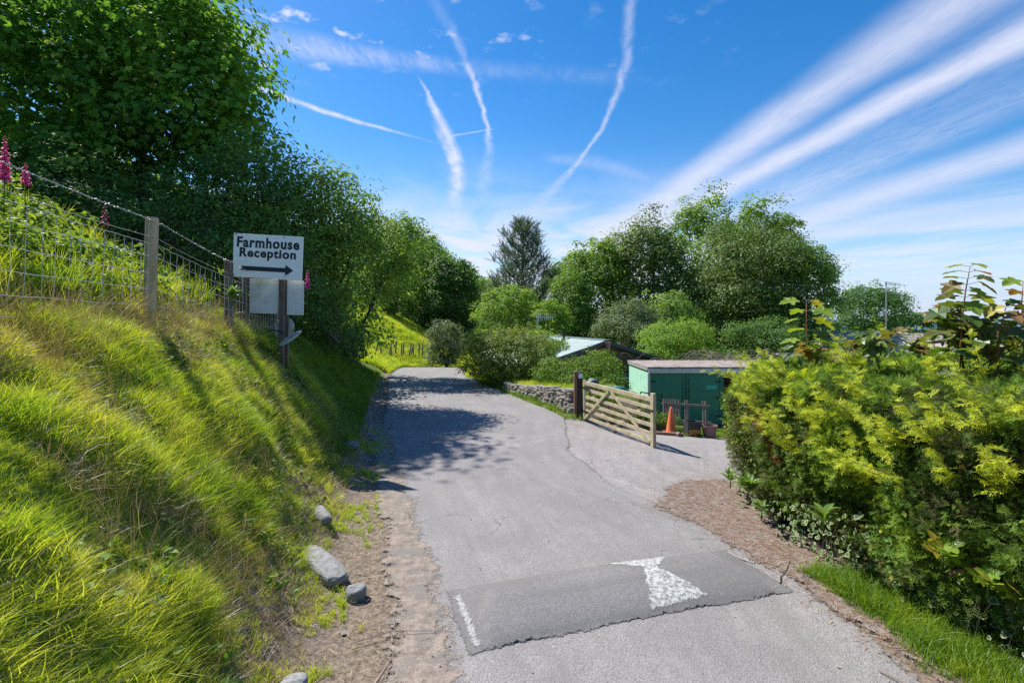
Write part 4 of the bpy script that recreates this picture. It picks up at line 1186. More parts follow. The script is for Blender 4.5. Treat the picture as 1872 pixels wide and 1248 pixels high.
def rock(label, x, y, L, Wd, Hh, rz, tilt, seed, group=None, dz=0.0):
    rnd = random.Random(seed); mb = MB(); n = 18; rings = []
    lv = ((.90, -.5), (1.0, .0), (1.0, .45), (.95, .72), (.80, .90), (.52, .99), (.24, 1.02))
    for i, (f, zz) in enumerate(lv):
        row = []
        for k in range(n):
            a = 2 * PI * k / n; ca, sa = math.cos(a), math.sin(a)
            q = (abs(ca) ** 3.2 + abs(sa) ** 3.2) ** (-1 / 3.2)
            w = 1 + .22 * float(fbm(ca * 1.3 + seed * 5, sa * 1.3 + i * .12, 300 + seed, 3)) + rnd.uniform(-.02, .02)
            row.append((ca * q * L / 2 * f * w, sa * q * Wd / 2 * f * w, Hh * (zz + .22 * float(fbm(ca * f * 1.6 + seed, sa * f * 1.6, 330 + seed, 3)) * (zz > .3) + .18 * ca * f)))
        rings.append(row)
    m_ = len(lv); vs = [v for q in rings for v in q]; fs = [(i * n + k, i * n + (k + 1) % n, (i + 1) * n + (k + 1) % n, (i + 1) * n + k) for i in range(m_ - 1) for k in range(n)]
    fs.append(tuple((m_ - 1) * n + k for k in range(n))); fs.append(tuple(range(n - 1, -1, -1))); mb.add(vs, fs)
    o = mb.build('rock', M['slate'], None, bevel=.004)
    o.location = (x, y, gz(x, y) + dz); o.rotation_euler = (tilt[0], tilt[1], rz)
    return tag(o, label, 'rock', group)


rock('long flat slate rock lying at the foot of the grassy bank', -1.98, 5.10, .78, .28, .10, -.74, (.0, .12), 1, dz=.005)
rock('small dark boulder beside the end of the long slate rock', -1.48, 4.66, .19, .15, .08, .3, (0, .1), 2, dz=.02)
rock('blue grey slate slab half buried above the long rock', -2.36, 6.1, .36, .17, .08, -.85, (.2, .2), 3, dz=.05)
rock('pale pointed stone cut by the bottom edge of the photo', -1.52, 3.40, .18, .14, .08, .2, (.1, .2), 4, dz=.03)
rock('weathered slate at the bank foot where the tree shade begins', -3.12, 9.5, .30, .18, .09, .4, (.2, .2), 5, dz=.05)


# ------------------------------------------------------------------ golden cypress hedge
def spray(seed=0, arch=.10):
    """ragged fern-like cypress spray along +Y"""
    rr = random.Random(seed); V = []; F = []; rn = []
    def strip(a, b, w, q):
        a = np.array(a); b = np.array(b); d = b - a; n = np.array([-d[1], d[0], 0]); n = n / (np.linalg.norm(n) + 1e-6) * w; i = len(V)
        V.extend([a - n, a + n, b + n * .35, b - n * .35]); F.extend([(i, i + 1, i + 2), (i, i + 2, i + 3)]); rn.extend([q] * 4)
    z = lambda y: -arch * y * y
    strip((0, 0, 0), (0, .55, z(.55)), .022, .2); strip((0, .55, z(.55)), (.03, 1, z(1)), .02, .7)
    for y in np.linspace(.10, .92, 8):
        for sgn in (-1, 1):
            L = (.46 * (1 - y) ** .7 + .10) * rr.uniform(.55, 1.25); a = R(rr.uniform(28, 56)); dz = rr.uniform(-.10, .16)
            e = (sgn * math.sin(a) * L, y + math.cos(a) * L, z(y) + dz); strip((0, y, z(y)), e, .024, .45 + .5 * y)
            if L > .22:
                for f in (.35, .65):
                    m = (e[0] * f, y + (e[1] - y) * f, z(y) + dz * f); l2 = L * .36 * rr.uniform(.7, 1.3); a2 = a + rr.choice((-1, 1)) * R(38)
                    strip(m, (m[0] + sgn * math.sin(a2) * l2, m[1] + math.cos(a2) * l2, m[2] + .03), .020, .8)
    return np.array(V), np.array(F), rn


def eulers(Rm):
    return np.stack([np.arctan2(Rm[:, 2, 1], Rm[:, 2, 2]), -np.arcsin(np.clip(Rm[:, 2, 0], -1, 1)), np.arctan2(Rm[:, 1, 0], Rm[:, 0, 0])], 1)


SPR = [spray(k) for k in range(5)]
SPRAY = (SPR[0][0], SPR[0][1])
HXY = [(4.25, .8), (4.1, 2.6), (3.85, 4.4), (3.72, 5.2), (3.60, 6.4), (3.72, 7.5), (3.90, 8.4), (4.2, 8.9), (4.9, 9.2), (6.5, 9.5), (9, 9.6)]
hp = np.array(HXY); hs = np.concatenate([[0], np.cumsum(np.hypot(*np.diff(hp, axis=0).T))]); HTOT = hs[-1]


def hedge_pt(t):
    x = np.interp(t, hs, hp[:, 0]); y = np.interp(t, hs, hp[:, 1])
    x2 = np.interp(t + .05, hs, hp[:, 0]); y2 = np.interp(t + .05, hs, hp[:, 1])
    dx, dy = x2 - x, y2 - y; L = np.maximum(np.hypot(dx, dy), 1e-4)
    return x, y, -dy / L, dx / L       # outward normal (to the left of travel: towards the lane)


def hedge_top(t): return np.interp(t, [0, 3, 6, 7.5, 8.6, 10, 14], [2.30, 2.12, 2.0, 1.95, 1.92, 1.94, 1.95])


def golden_hedge():
    root = thing('golden_hedge', 'overgrown golden cypress hedge filling the right side of the lane', 'hedge', (4.6, 5.5, -.15))
    o0 = np.array([4.6, 5.5, -.15])
    rng = np.random.default_rng(42)
    def gen(n, seed, top_share=.34, tlo=.5, thi=13.2):
        rng = np.random.default_rng(seed)
        t = rng.uniform(tlo, thi, n); x, y, nx, ny = hedge_pt(t); ht = hedge_top(t)
        ontop = rng.random(n) < top_share
        h = rng.random(n) ** .85
        zz = h * ht
        lump = fbm(t * 1.1, zz * 1.4, 61, 4) * .34 + fbm(t * 3.6, zz * 3.6, 62, 2) * .10
        bulge = .16 * np.sin(PI * np.clip(h, 0, 1)) - np.where(t > 6, .10, .26) * (h > .82) * ((h - .82) / .18) ** 2 - .16 * (h < .22) * (1 - h / .22)
        dep = rng.uniform(0, .16, n)
        px = x + nx * (bulge + lump - dep); py = y + ny * (bulge + lump - dep)
        w = rng.uniform(.15, 2.3, n)
        tx = x - nx * w; ty = y - ny * w; tz = ht + fbm(tx * 1.2, ty * 1.2, 66, 4) * .15 - .02 + .1 * sst(0, .8, w)
        X = np.where(ontop, tx, px); Y = np.where(ontop, ty, py); Z = np.where(ontop, tz, zz) - .12
        out = np.stack([nx, ny, np.zeros(n)], 1)
        return t, X, Y, Z, out, ontop, h, w
    # outward sprays
    t, X, Y, Z, out, ontop, h, w = gen(76000, 1)
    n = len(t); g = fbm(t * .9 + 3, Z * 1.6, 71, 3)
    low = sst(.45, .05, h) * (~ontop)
    shear = sst(5.6, 7.0, t) * sst(10, 9, t)
    hole = .8 * sst(.08, .45, fbm(t * 2.3 + 7, Z * 2.9, 64, 3)) * (~ontop)
    keep = rng.random(n) > np.maximum(low * .55, hole * .85)
    tan = out * np.where(ontop, .35, .62)[:, None] + rng.normal(size=(n, 3)) * .42 + np.array([0, 0, 1]) * np.where(ontop, .75, .42)[:, None] + np.array([-.12, -.10, 0])
    nrm = out * .5 + np.array([0, 0, .8]) + rng.normal(size=(n, 3)) * .5
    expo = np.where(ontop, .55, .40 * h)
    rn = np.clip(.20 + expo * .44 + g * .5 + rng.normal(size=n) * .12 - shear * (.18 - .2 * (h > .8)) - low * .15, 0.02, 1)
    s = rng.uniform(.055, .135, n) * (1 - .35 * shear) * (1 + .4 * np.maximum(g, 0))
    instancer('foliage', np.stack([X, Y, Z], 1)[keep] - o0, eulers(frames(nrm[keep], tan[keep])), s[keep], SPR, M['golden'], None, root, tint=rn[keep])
    # deeper darker green sprays to fill
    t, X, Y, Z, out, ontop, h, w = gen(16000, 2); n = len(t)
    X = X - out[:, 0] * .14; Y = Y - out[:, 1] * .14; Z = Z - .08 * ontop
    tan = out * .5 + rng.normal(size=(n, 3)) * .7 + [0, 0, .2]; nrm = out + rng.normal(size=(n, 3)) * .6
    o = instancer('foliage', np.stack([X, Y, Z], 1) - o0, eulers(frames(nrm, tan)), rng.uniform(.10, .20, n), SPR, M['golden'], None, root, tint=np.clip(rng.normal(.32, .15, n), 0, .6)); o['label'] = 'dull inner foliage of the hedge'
    # small broad leaves of climbers mixed into the lower face
    t, X, Y, Z, out, ontop, h, w = gen(15000, 3, .06, 1.2, 8.6); n = len(t); kp = (fbm(t * 1.7, Z * 2.1, 97, 3) > -.05) & (h < .8) & (rng.random(n) < np.interp(t, [1, 6, 8.6], [1, .8, .25])); n2 = int(kp.sum())
    X = X + out[:, 0] * .05; Y = Y + out[:, 1] * .05
    a = scatter(LEAF2, np.stack([X, Y, Z], 1)[kp] - o0, frames((out + rng.normal(size=(n, 3)) * .5 + [0, 0, .7])[kp], (rng.normal(size=(n, 3)) + [0, 0, -.5])[kp]), rng.uniform(.03, .065, n2), rng.random(n2))
    o = link('climber_leaves', np_mesh('climber_leaves', *a[:2], M['lf_bram'], a[2]), root); o['kind'] = 'stuff'
    # long leader shoots, the brightest
    mb = MB(); P = []; D = []; S = []; rr = random.Random(4)
    for k in range(120):
        tt = rr.uniform(2.0, 6.6) if k < 100 else rr.uniform(9, 12); x, y, nx, ny = hedge_pt(tt); hh = hedge_top(tt)
        if rr.random() < .55: zz = hh * rr.uniform(.55, .98); b = Vector((x + nx * .12, y + ny * .12, zz - .12)); d = Vector((nx * rr.uniform(.3, .9) - .3, ny * .5 + rr.uniform(-.6, .2), rr.uniform(.25, .9)))
        else: ww = rr.uniform(.1, 1.4); b = Vector((x - nx * ww, y - ny * ww, hh - .12)); d = Vector((rr.uniform(-.7, .3), rr.uniform(-.5, .3), rr.uniform(.5, 1.1)))
        d.normalize(); L = rr.uniform(.3, .75)
        mb.tube([b, b + d * L * .6, b + d * L + Vector((0, 0, -.03))], [.005, .004, .002], 4)
        for j in range(22):
            q = b + d * L * (j / 21); P.append(tuple(q)); sd = Vector((rr.gauss(0, 1), rr.gauss(0, 1), rr.gauss(0, .4))) * .55
            D.append(tuple(d + sd)); S.append((.20 - .11 * j / 21) * rr.uniform(.8, 1.2))
    P = np.array(P) - o0; D = np.array(D); n = len(P)
    o = instancer('shoots', P, eulers(frames(rng.normal(size=(n, 3)) * .4 + [0, -.3, .8], D)), np.array(S) * .8, SPR, M['golden'], None, root, tint=np.clip(rng.normal(.86, .1, n), .4, 1)); o['label'] = 'bright yellow leading shoots'
    # twigs, bare and grey, showing through low down and at the sheared end
    tw = MB(); rr = random.Random(9)
    for k in range(620):
        tt = rr.uniform(1.2, 9.6); x, y, nx, ny = hedge_pt(tt); hh = hedge_top(tt) * rr.random() ** 1.5 * .95
        b = Vector((x - nx * .22, y - ny * .22, hh - .1)); d = Vector((nx * rr.uniform(.1, .9) + rr.uniform(-.5, .5), ny * .6 + rr.uniform(-.6, .6), rr.uniform(-.3, .8))).normalized()
        L = rr.uniform(.15, .42); e = b + d * L; mid = b.lerp(e, .5) + Vector((rr.uniform(-1, 1), rr.uniform(-1, 1), rr.uniform(-1, 1))) * .035
        tw.tube([b, mid, e], [.006, .004, .0015], 3, cap=False)
        for j in range(2):
            e2 = mid + (d + Vector((rr.uniform(-1, 1), rr.uniform(-1, 1), rr.uniform(-.6, 1)))).normalized() * L * .4
            tw.tube([mid, e2], [.003, .001], 3, cap=False)
    mb.v = [tuple(Vector(v) - Vector(o0)) for v in mb.v]; tw.v = [tuple(Vector(v) - Vector(o0)) for v in tw.v]
    mb.build('shoot_stems', M['twig'], root)['kind'] = 'stuff'
    tw.build('twigs', M['twig'], root)['kind'] = 'stuff'
    # inner mass: one dark sheet, the hedge's inner shade put into its colour
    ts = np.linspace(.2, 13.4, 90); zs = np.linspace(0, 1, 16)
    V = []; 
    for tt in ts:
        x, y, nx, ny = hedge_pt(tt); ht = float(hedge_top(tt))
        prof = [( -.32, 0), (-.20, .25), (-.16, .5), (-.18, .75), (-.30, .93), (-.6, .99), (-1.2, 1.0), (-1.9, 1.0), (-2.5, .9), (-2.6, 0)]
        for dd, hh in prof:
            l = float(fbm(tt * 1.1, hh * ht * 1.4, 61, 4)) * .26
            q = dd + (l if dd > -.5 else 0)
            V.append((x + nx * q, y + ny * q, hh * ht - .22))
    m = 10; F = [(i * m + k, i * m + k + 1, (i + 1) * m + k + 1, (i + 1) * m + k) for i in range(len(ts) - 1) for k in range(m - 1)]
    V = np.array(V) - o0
    link('branches', np_mesh('branches', V, np.array(F), M['core'], smooth=True), root)  # solid dark core closing the gaps, no separate limbs
    # rust-red dead spray hanging at the corner, and tan ones further right
    def dead(px_, py_, z0, z1, n, mat, lab, wx=.04, seed=1):
        rr = np.random.default_rng(seed); q = rr.random(n)
        P = np.stack([px_[0] + (px_[1] - px_[0]) * q + rr.normal(size=n) * wx, py_[0] + (py_[1] - py_[0]) * q + rr.normal(size=n) * wx, z0 + (z1 - z0) * q], 1) - o0
        D = rr.normal(size=(n, 3)) * .4 + [0, -.2, -1]
        a = scatter(SPRAY, P, frames(rr.normal(size=(n, 3)) + [-.6, -.6, 0], D), rr.uniform(.08, .15, n), rr.random(n))
        oo = link('dead_spray', np_mesh('dead_spray', *a[:2], mat, a[2]), root); oo['label'] = lab
    dead((3.36, 3.55), (6.62, 6.42), 1.42, .72, 130, M['rust'], 'rust red dead spray hanging at the hedge corner', .03, 1)
    dead((3.92, 4.06), (4.62, 4.5), 1.85, 1.42, 90, M['straw'], 'tan dead spray hanging high in the hedge', .05, 2)
    dead((3.98, 4.05), (4.42, 4.3), 1.38, 1.1, 50, M['straw'], 'tan dead spray hanging lower in the hedge', .04, 3)
    return root


golden_hedge()


# leafy growth behind / above the golden hedge
tree('laurel_bush', 'leafy green laurel growing up behind the golden hedge', 'bush', (6.2, 6.2, -.2),
     [(5.9, 5.0, 1.88, .7, .8, .45), (6.4, 6.3, 1.8, .8, .9, .5), (6.0, 7.6, 1.62, .7, .8, .42), (7.4, 6.6, 1.8, .8, .9, .45), (5.4, 3.8, 2.05, .5, .7, .32), (7.6, 8.0, 1.55, .9, .8, .42), (5.6, 8.6, 1.5, .6, .5, .4), (8.8, 7.8, 1.65, .9, .8, .42)],
     900, .17, 14, .085, LEAF6, 'lf_bram', 61, r0=.03, stems=6, low=.3, up=.6)

# ------------------------------------------------------------------ brambles and rough growth beyond the fence (left)
tree('bramble_bush', 'sunlit bramble mound behind the wire fence at the left edge', 'bush', (-6.1, 6.3, 3.1),
     [(-5.7, 6.2, 3.0, .5, .9, .5), (-6.6, 6.4, 3.5, .7, .9, .75), (-7.6, 6.6, 4.0, .8, .9, .75), (-6.1, 7.5, 3.1, .6, .8, .6), (-7.0, 5.4, 3.7, .7, .8, .7), (-5.4, 5.0, 3.0, .4, .8, .6), (-5.5, 4.0, 3.2, .45, .7, .6), (-6.3, 4.6, 3.5, .6, .8, .6), (-6.2, 8.6, 2.9, .6, .8, .5)],
     640, .24, 30, .075, LEAF6, 'lf_bram', 62, r0=.02, stems=6, low=.9, up=.5)


def rough_keep(x, y):
    s = foot(y) - x
    return inview(x, y, .3) * (s > 2.95) * (s < 6.5) * (y < 9.5) * .45


T_tall = [tuft(12, .25, .75, .008, .09, .6, 280 + k, 3) for k in range(4)]
p, r, rng = slope_points(9000, -9, -3.5, 3, 9.5, rough_keep, 12)
instancer('grass', p + [0, 0, .25] * (rng.random((len(p), 1)) < .5), r, rng.uniform(.45, .85, len(p)), T_tall, M['grass'], 'tall rough grass growing through and behind the fence')
p, r, rng = slope_points(2600, -6.5, -3.4, 2.8, 10.2, lambda x, y: inview(x, y) * (np.abs(foot(y) - x - 2.55) < .35) * 1.0, 13)
instancer('dry_grass', p, r, rng.uniform(.5, 1.1, len(p)), [tuft(6, .3, .7, .004, .06, .8, 300 + k, 3) for k in range(3)], M['dry'], 'pale seeding grass stalks standing along the fence')

# ------------------------------------------------------------------ wire fence
M['post'] = mat_wood('weathered_post', (.56, .46, .29), (.32, .24, .14), (10, 10, 1.2), .85, green=(.25, .27, .10))
M['postd'] = mat_wood('dark_post', (.19, .155, .12), (.09, .07, .055), (10, 10, 1.2), .9)
M['wire'] = mat_flat('galvanised_wire', (.55, .54, .53), .5, .3, var=.2, scale=30)
FP = [(-3.95, .9), (-4.35, 3.6), (-4.80, 6.5), (-5.18, 9.0), (-5.75, 12.0)]


def fence():
    root = thing('wire_fence', 'stock fence of barbed wire and square netting along the top of the bank', 'fence', (FP[2][0], FP[2][1], gz(*FP[2])))
    o0 = Vector(root.location)
    tops = []
    for i, (x, y) in enumerate(FP):
        g = gz(x, y); hgt = [1.45, 1.42, 1.38, 1.34, 1.2][i]; lean = [0, .03, .05, 0, .02][i]
        mb = MB(); a = Vector((x, y, g - .3)) - o0; b = Vector((x + lean, y, g + hgt)) - o0
        mb.tube([a, a.lerp(b, .5), b - Vector((0, 0, .02)), b], [.078, .076, .074, .062], 12)
        mb.build('post', M['post'] if i < 3 else M['postd'], root, smooth=False)
        tops.append((a + Vector((0, 0, .3)), b))
    bw = MB(); nt = MB(); rnd = random.Random(2)
    def along(f, off, n=26, sag=.0, jit=.004):
        P = []
        for i in range(len(tops) - 1):
            for k in range(n):
                t = k / n; a = tops[i][0].lerp(tops[i][1], f); b = tops[i + 1][0].lerp(tops[i + 1][1], f)
                P.append(a.lerp(b, t) + Vector((.07, -.0, off - sag * math.sin(PI * t) + rnd.uniform(-jit, jit))))
        P.append(tops[-1][0].lerp(tops[-1][1], f) + Vector((.07, 0, off))); return P
    for f, off in ((.96, 0), ):
        P = along(f, off, 40, .02)
        for ph in (0, PI):
            bw.tube([p + Vector((0, math.cos(i * 1.3 + ph), math.sin(i * 1.3 + ph))) * .004 for i, p in enumerate(P)], .0026, 4, cap=False)
        d = 0; last = P[0]
        for i in range(1, len(P)):
            for s in (0.25, .75) if (P[i] - P[i - 1]).length > .08 else (.5,):
                q = P[i - 1].lerp(P[i], s)
                for a in (0, 1):
                    v = Vector((rnd.uniform(-1, 1), rnd.uniform(-1, 1), rnd.uniform(-1, 1))).normalized() * .022
                    bw.tube([q - v, q + v], .0022, 3, cap=False)
    bw.build('barbed_wire', M['wire'], root)
    bw2 = MB(); bw2.tube(along(.80, 0, 20, .03), .0028, 4, cap=False); bw2.build('plain_wire', M['wire'], root)
    rows = [along(f, 0, 20, .012 + .01 * f, .006) for f in (.02, .16, .31, .46, .62, .74)]
    for rw in rows: nt.tube(rw, .0032, 4, cap=False)
    tot = len(rows[0])
    for i in range(len(tops) - 1):
        a = Vector(FP[i] + (0,)); b = Vector(FP[i + 1] + (0,)); nv = int((b - a).length / .17)
        for k in range(nv):
            t = (k + rnd.uniform(-.1, .1)) / nv * 20 + i * 20
            j = min(int(max(t, 0)), tot - 2); fr = max(t, 0) - j
            pts = [rw[j].lerp(rw[j + 1], fr) + Vector((rnd.uniform(-.008, .008), rnd.uniform(-.012, .012), 0)) for rw in rows]
            nt.tube(pts, .0028, 4, cap=False)
    nt.build('wire_netting', M['wire'], root)


fence()

# ------------------------------------------------------------------ sign
M['white'] = mat_flat('white_sign_board', (.88, .885, .90), .35, var=.03, scale=3, col2=(.70, .72, .72), thr=(.6, .8))
M['oldwhite'] = mat_flat('weathered_white_panel', (.66, .69, .69), .55, var=.06, scale=3, col2=(.38, .42, .34), thr=(.46, .74))
M['black'] = mat_flat('black_print', (.012, .016, .030), .5, var=.1)
M['blackm'] = mat_flat('black_metal', (.02, .02, .022), .45, .3, var=.3)


def text_mesh(txt, size, bold, extr, spacing=1.0):
    cu = bpy.data.curves.new('txt', 'FONT'); cu.body = txt; cu.size = size; cu.offset = bold; cu.extrude = extr
    cu.align_x = 'CENTER'; cu.space_character = spacing; cu.resolution_u = 4
    ob = bpy.data.objects.new('txt', cu); C.objects.link(ob)
    dg = bpy.context.evaluated_depsgraph_get(); me = bpy.data.meshes.new_from_object(ob.evaluated_get(dg))
    bpy.data.objects.remove(ob); me.materials.clear(); me.materials.append(M['black']); return me


def sign():
    D = 9.8; X = lambda px, d=D: (px - 936) / 900 * d; Z = lambda py, d=D: EYE + (588 - py) / 900 * d
    x0 = X(514); zg = gz(x0, D)
    root = thing('farmhouse_sign', 'white board reading Farmhouse Reception with an arrow, on wooden posts in the bank', 'sign', (x0, D, zg))
    def L(x, y, z): return Vector((x - x0, y - D, z - zg))
    # board as a tilted plate: corners from its outline
    tl, tr, br, bl = (428.5, 426.5), (555.5, 433.5), (552.5, 513.5), (426.0, 505.5)
    def plate(cs, y, th, nm, mat):
        mb = MB(); f = [L(X(a), y, Z(b)) for a, b in cs]; k = [v + Vector((0, th, 0)) for v in f]
        mb.add(f + k, [(0, 3, 2, 1), (4, 5, 6, 7), (0, 1, 5, 4), (1, 2, 6, 5), (2, 3, 7, 6), (3, 0, 4, 7)]); return mb.build(nm, mat, root, bevel=.003)
    board = plate((tl, tr, br, bl), D - .02, .018, 'board', M['white'])
    c = L((X(428.5) + X(552.5)) / 2, D - .02, (Z(426.5) + Z(513.5)) / 2)
    ang = -math.atan2(7.2, 127)
    def onb(me, px, py, nm, y=-.0235):
        o = link(nm, me, board); q = L(X(px), D, Z(py)); o.location = (q.x, y, q.z); o.rotation_euler = (R(90), -ang, 0); o.rotation_euler = (Matrix.Rotation(ang, 4, Vector((0, -1, 0))) @ Matrix.Rotation(R(90), 4, 'X')).to_euler()
        return o
    def fit(me, wpx, hpx):
        xs = [v.co.x for v in me.vertices]; ys = [v.co.y for v in me.vertices]
        sx = (wpx / 900 * D) / (max(xs) - min(xs)); sy = (hpx / 900 * D) / (max(ys) - min(ys)); cx = (max(xs) + min(xs)) / 2; cy = (max(ys) + min(ys)) / 2
        for v in me.vertices: v.co.x = (v.co.x - cx) * sx; v.co.y = (v.co.y - cy) * sy
        return me
    onb(fit(text_mesh('Farmhouse', .2, .0068, .0015, 1.12), 114, 19.5), 491.5, 445, 'lettering')
    onb(fit(text_mesh('Reception', .2, .0068, .0015, 1.12), 103, 22), 490.5, 466, 'lettering')
    mb = MB(); w = 95 / 900 * D; h = 20 / 900 * D; sh = 8.0 / 900 * D; hd = 14.5 / 900 * D
    P = [(-w / 2, -sh / 2), (w / 2 - hd, -sh / 2), (w / 2 - hd, -h / 2), (w / 2, 0), (w / 2 - hd, h / 2), (w / 2 - hd, sh / 2), (-w / 2, sh / 2)]
    mb.add([(x, y, .0015) for x, y in P] + [(x, y, -.0015) for x, y in P], [(0, 1, 5, 6), (1, 2, 3, 4, 5), (13, 12, 8, 7), (12, 11, 10, 9, 8)])
    onb(mb.mesh('arrow', M['black']), 489.5, 492.5, 'arrow')
    for px, py in ((433.5, 428.5), (520.5, 434.3), (428.7, 502)):
        mb = MB(); mb.lathe([(0, .008), (.010, .008), (.012, 0)], 10); o = onb(mb.mesh('screw', M['blackm']), px, py, 'screw', -.022)
    p1 = plate(((451, 508), (505, 510), (504, 573.5), (451, 572)), D + .10, .012, 'old_panel', M['oldwhite'])
    p2 = plate(((521, 511), (552, 513), (551, 576), (520, 575)), D + .10, .012, 'old_panel', M['oldwhite'])
    plate(((437, 506), (444, 506), (444, 535), (437, 535)), D + .1, .012, 'old_panel', M['oldwhite'])
    def post(px, y, ztop, w, nm='sign_post', m='postd', zb=None, lean=0):
        mb = MB(); x = X(px); a = L(x, y, (zb or gz(x, y) - .3)); b = L(x + lean, y, ztop); mb.bar(a, b, w, w * .8, up=(0, 1, 0)); mb.build(nm, M[m], root, bevel=.005)
    post(512, D + .05, Z(500), .095, lean=.02)
    post(517.5, D + .16, Z(490), .07, m='postd')
    post(448, D + .03, Z(507), .075, m='postd')
    post(434, D + .12, Z(505), .065, m='postd')
    return root, X, Z


sgn, SX, SZ = sign()

M['dish'] = mat_flat('grimy_cream_plastic', (.50, .48, .40), .5, var=.2, scale=14, col2=(.27, .25, .16), thr=(.48, .62))


def disc(px, py, rot, label, D=8.35, r=.20):
    mb = MB(); mb.lathe([(0.0, .028), (r * .5, .024), (r * .86, .010), (r, .0), (r, -.010), (r * .9, -.006), (0, .010)], 32)
    o = mb.build('plastic_disc', M['dish'], None, smooth=True)
    o.location = ((px - 936) / 900 * D, D, EYE + (588 - py) / 900 * D); o.rotation_euler = rot
    return tag(o, label, 'disc')


disc(519, 600, (R(78), R(0), R(-12)), 'grimy cream disc tied upright behind the foot of the sign post', 10.0, .235)
disc(531, 617, (R(18), R(-33), R(10)), 'pale flat disc hanging tilted below the sign post', 9.55, .25)
mb = MB(); rr = random.Random(1)
mb.tube([(-.16, -.12, .03), (-.07, -.1, .015), (.02, -.13, .02), (.1, -.1, -.02), (.2, -.08, -.09)], .009, 6)
mb.tube([(-.15, -.1, .0), (-.05, -.13, .03), (.03, -.12, -.01), (.12, -.12, -.03)], .008, 6)
o = mb.build('twine', M['blackm'], None, smooth=True); o.location = (SX(517), 9.68, SZ(605)); tag(o, 'dark cord lashing the two discs to the sign post', 'cord')


# ------------------------------------------------------------------ foxgloves
def foxglove(label, px, ptop, pbase, pflow, d, seed, n=34, r=.022):
    rnd = random.Random(seed); X = (px - 936) / 900 * d; zt = EYE + (588 - ptop) / 900 * d; zf = EYE + (588 - pflow) / 900 * d; zb = EYE + (588 - pbase) / 900 * d
    root = thing('foxglove', label, 'flower', (X, d, zb), group='foxgloves in the rough growth')
    H = zt - zb; mb = MB(); mb.tube([(0, 0, -.3), (.01, 0, H * .5), (.015, 0, H)], [.007, .005, .002], 6); mb.build('stem', M['weed'], root, smooth=True)
    P = []; bl = MB(); f0 = zf - zb
    for k in range(n):
        t = k / n; z = f0 + (H - f0) * t; a = k * 2.4; s = (1 - .8 * t ** 1.3); L = .055 * s + .008
        o = Vector((.012, 0, z)); dd = Vector((math.cos(a), math.sin(a), -.75)).normalized()
        bl.tube([o, o + dd * L * .45, o + dd * L * .9, o + dd * L], [r * .25 * s, r * .55 * s, r * .7 * s, r * .95 * s], 7, cap=False)
    me = bl.mesh('flower', M['pink'], True); a = me.attributes.new('rnd', 'FLOAT', 'POINT'); a.data.foreach_set('value', [rnd.random() for _ in me.vertices])
    o = link('flower', me, root); o['kind'] = 'stuff'


foxglove('tall magenta foxglove cut by the left edge of the photo', 7, 247, 370, 325, 6.0, 1, 40, .030)
foxglove('smaller pink foxglove just right of the tall one at the left edge', 45, 296, 380, 333, 6.3, 2, 26, .020)
foxglove('thin dusky foxglove spike left of the nearest fence post', 190, 365, 450, 408, 6.9, 3, 22, .011)
foxglove('magenta foxglove close behind the right edge of the sign', 561, 492, 575, 524, 9.3, 4, 26, .026)


# ------------------------------------------------------------------ gate
M['gate'] = mat_wood('gate_timber', (.52, .45, .31), (.33, .27, .17), (3, 3, 3), .75, green=(.34, .36, .14), gthr=(.50, .68))
M['gpost'] = mat_wood('creosoted_post', (.045, .032, .026), (.016, .012, .010), (10, 10, 1), .7)
M['redwood'] = mat_wood('reddish_post', (.30, .17, .11), (.17, .09, .06), (10, 10, 1), .8)
GA = Vector((1.99, 13.62)); GB = Vector((3.08, 10.70)); gd = (GB - GA); GL = gd.length; gd.normalize(); gn = Vector((-gd.y, gd.x))
gzA = gz(*GA) + .06; gzB = gz(*GB) + .04


def gate():
    root = thing('field_gate', 'weathered six-rail timber gate standing open across the yard entrance', 'gate', (GA.x, GA.y, gzA), math.atan2(gd.y, gd.x))
    # local frame: x along the gate, z up
    drop = gzB - gzA
    def zz(x): return drop * x / GL
    def bar(nm, a, b, th, w, off=0.0):
        mb = MB(); mb.bar((a[0], off, a[1] + zz(a[0])), (b[0], off, b[1] + zz(b[0])), th, w, up=(0, 0, 1) if abs(a[0] - b[0]) > .02 else (1, 0, 0)); mb.build(nm, M['gate'], root, bevel=.004)
    H = 1.03
    for z in (.05, .235, .42, .61, .80): bar('rail', (.06, z), (GL - .04, z), .024, .085)
    bar('top_rail', (.04, .985), (GL - .03, .985), .055, .10)
    bar('hinge_stile', (.035, -.03), (.035, H + .03), .062, .09, .0)
    bar('closing_stile', (GL - .02, -.05), (GL - .02, H + .10), .078, .11, .0)
    # braces lie on either face
    bar('brace', (.10, .03), (GL * .42, .93), .022, .075, -.030)
    bar('brace', (GL * .46, .93), (GL - .12, .03), .022, .075, -.030)
    bar('brace', (.12, .93), (GL * .42, .04), .022, .070, .030)
    bar('brace', (GL * .46, .04), (GL - .12, .93), .022, .070, .030)


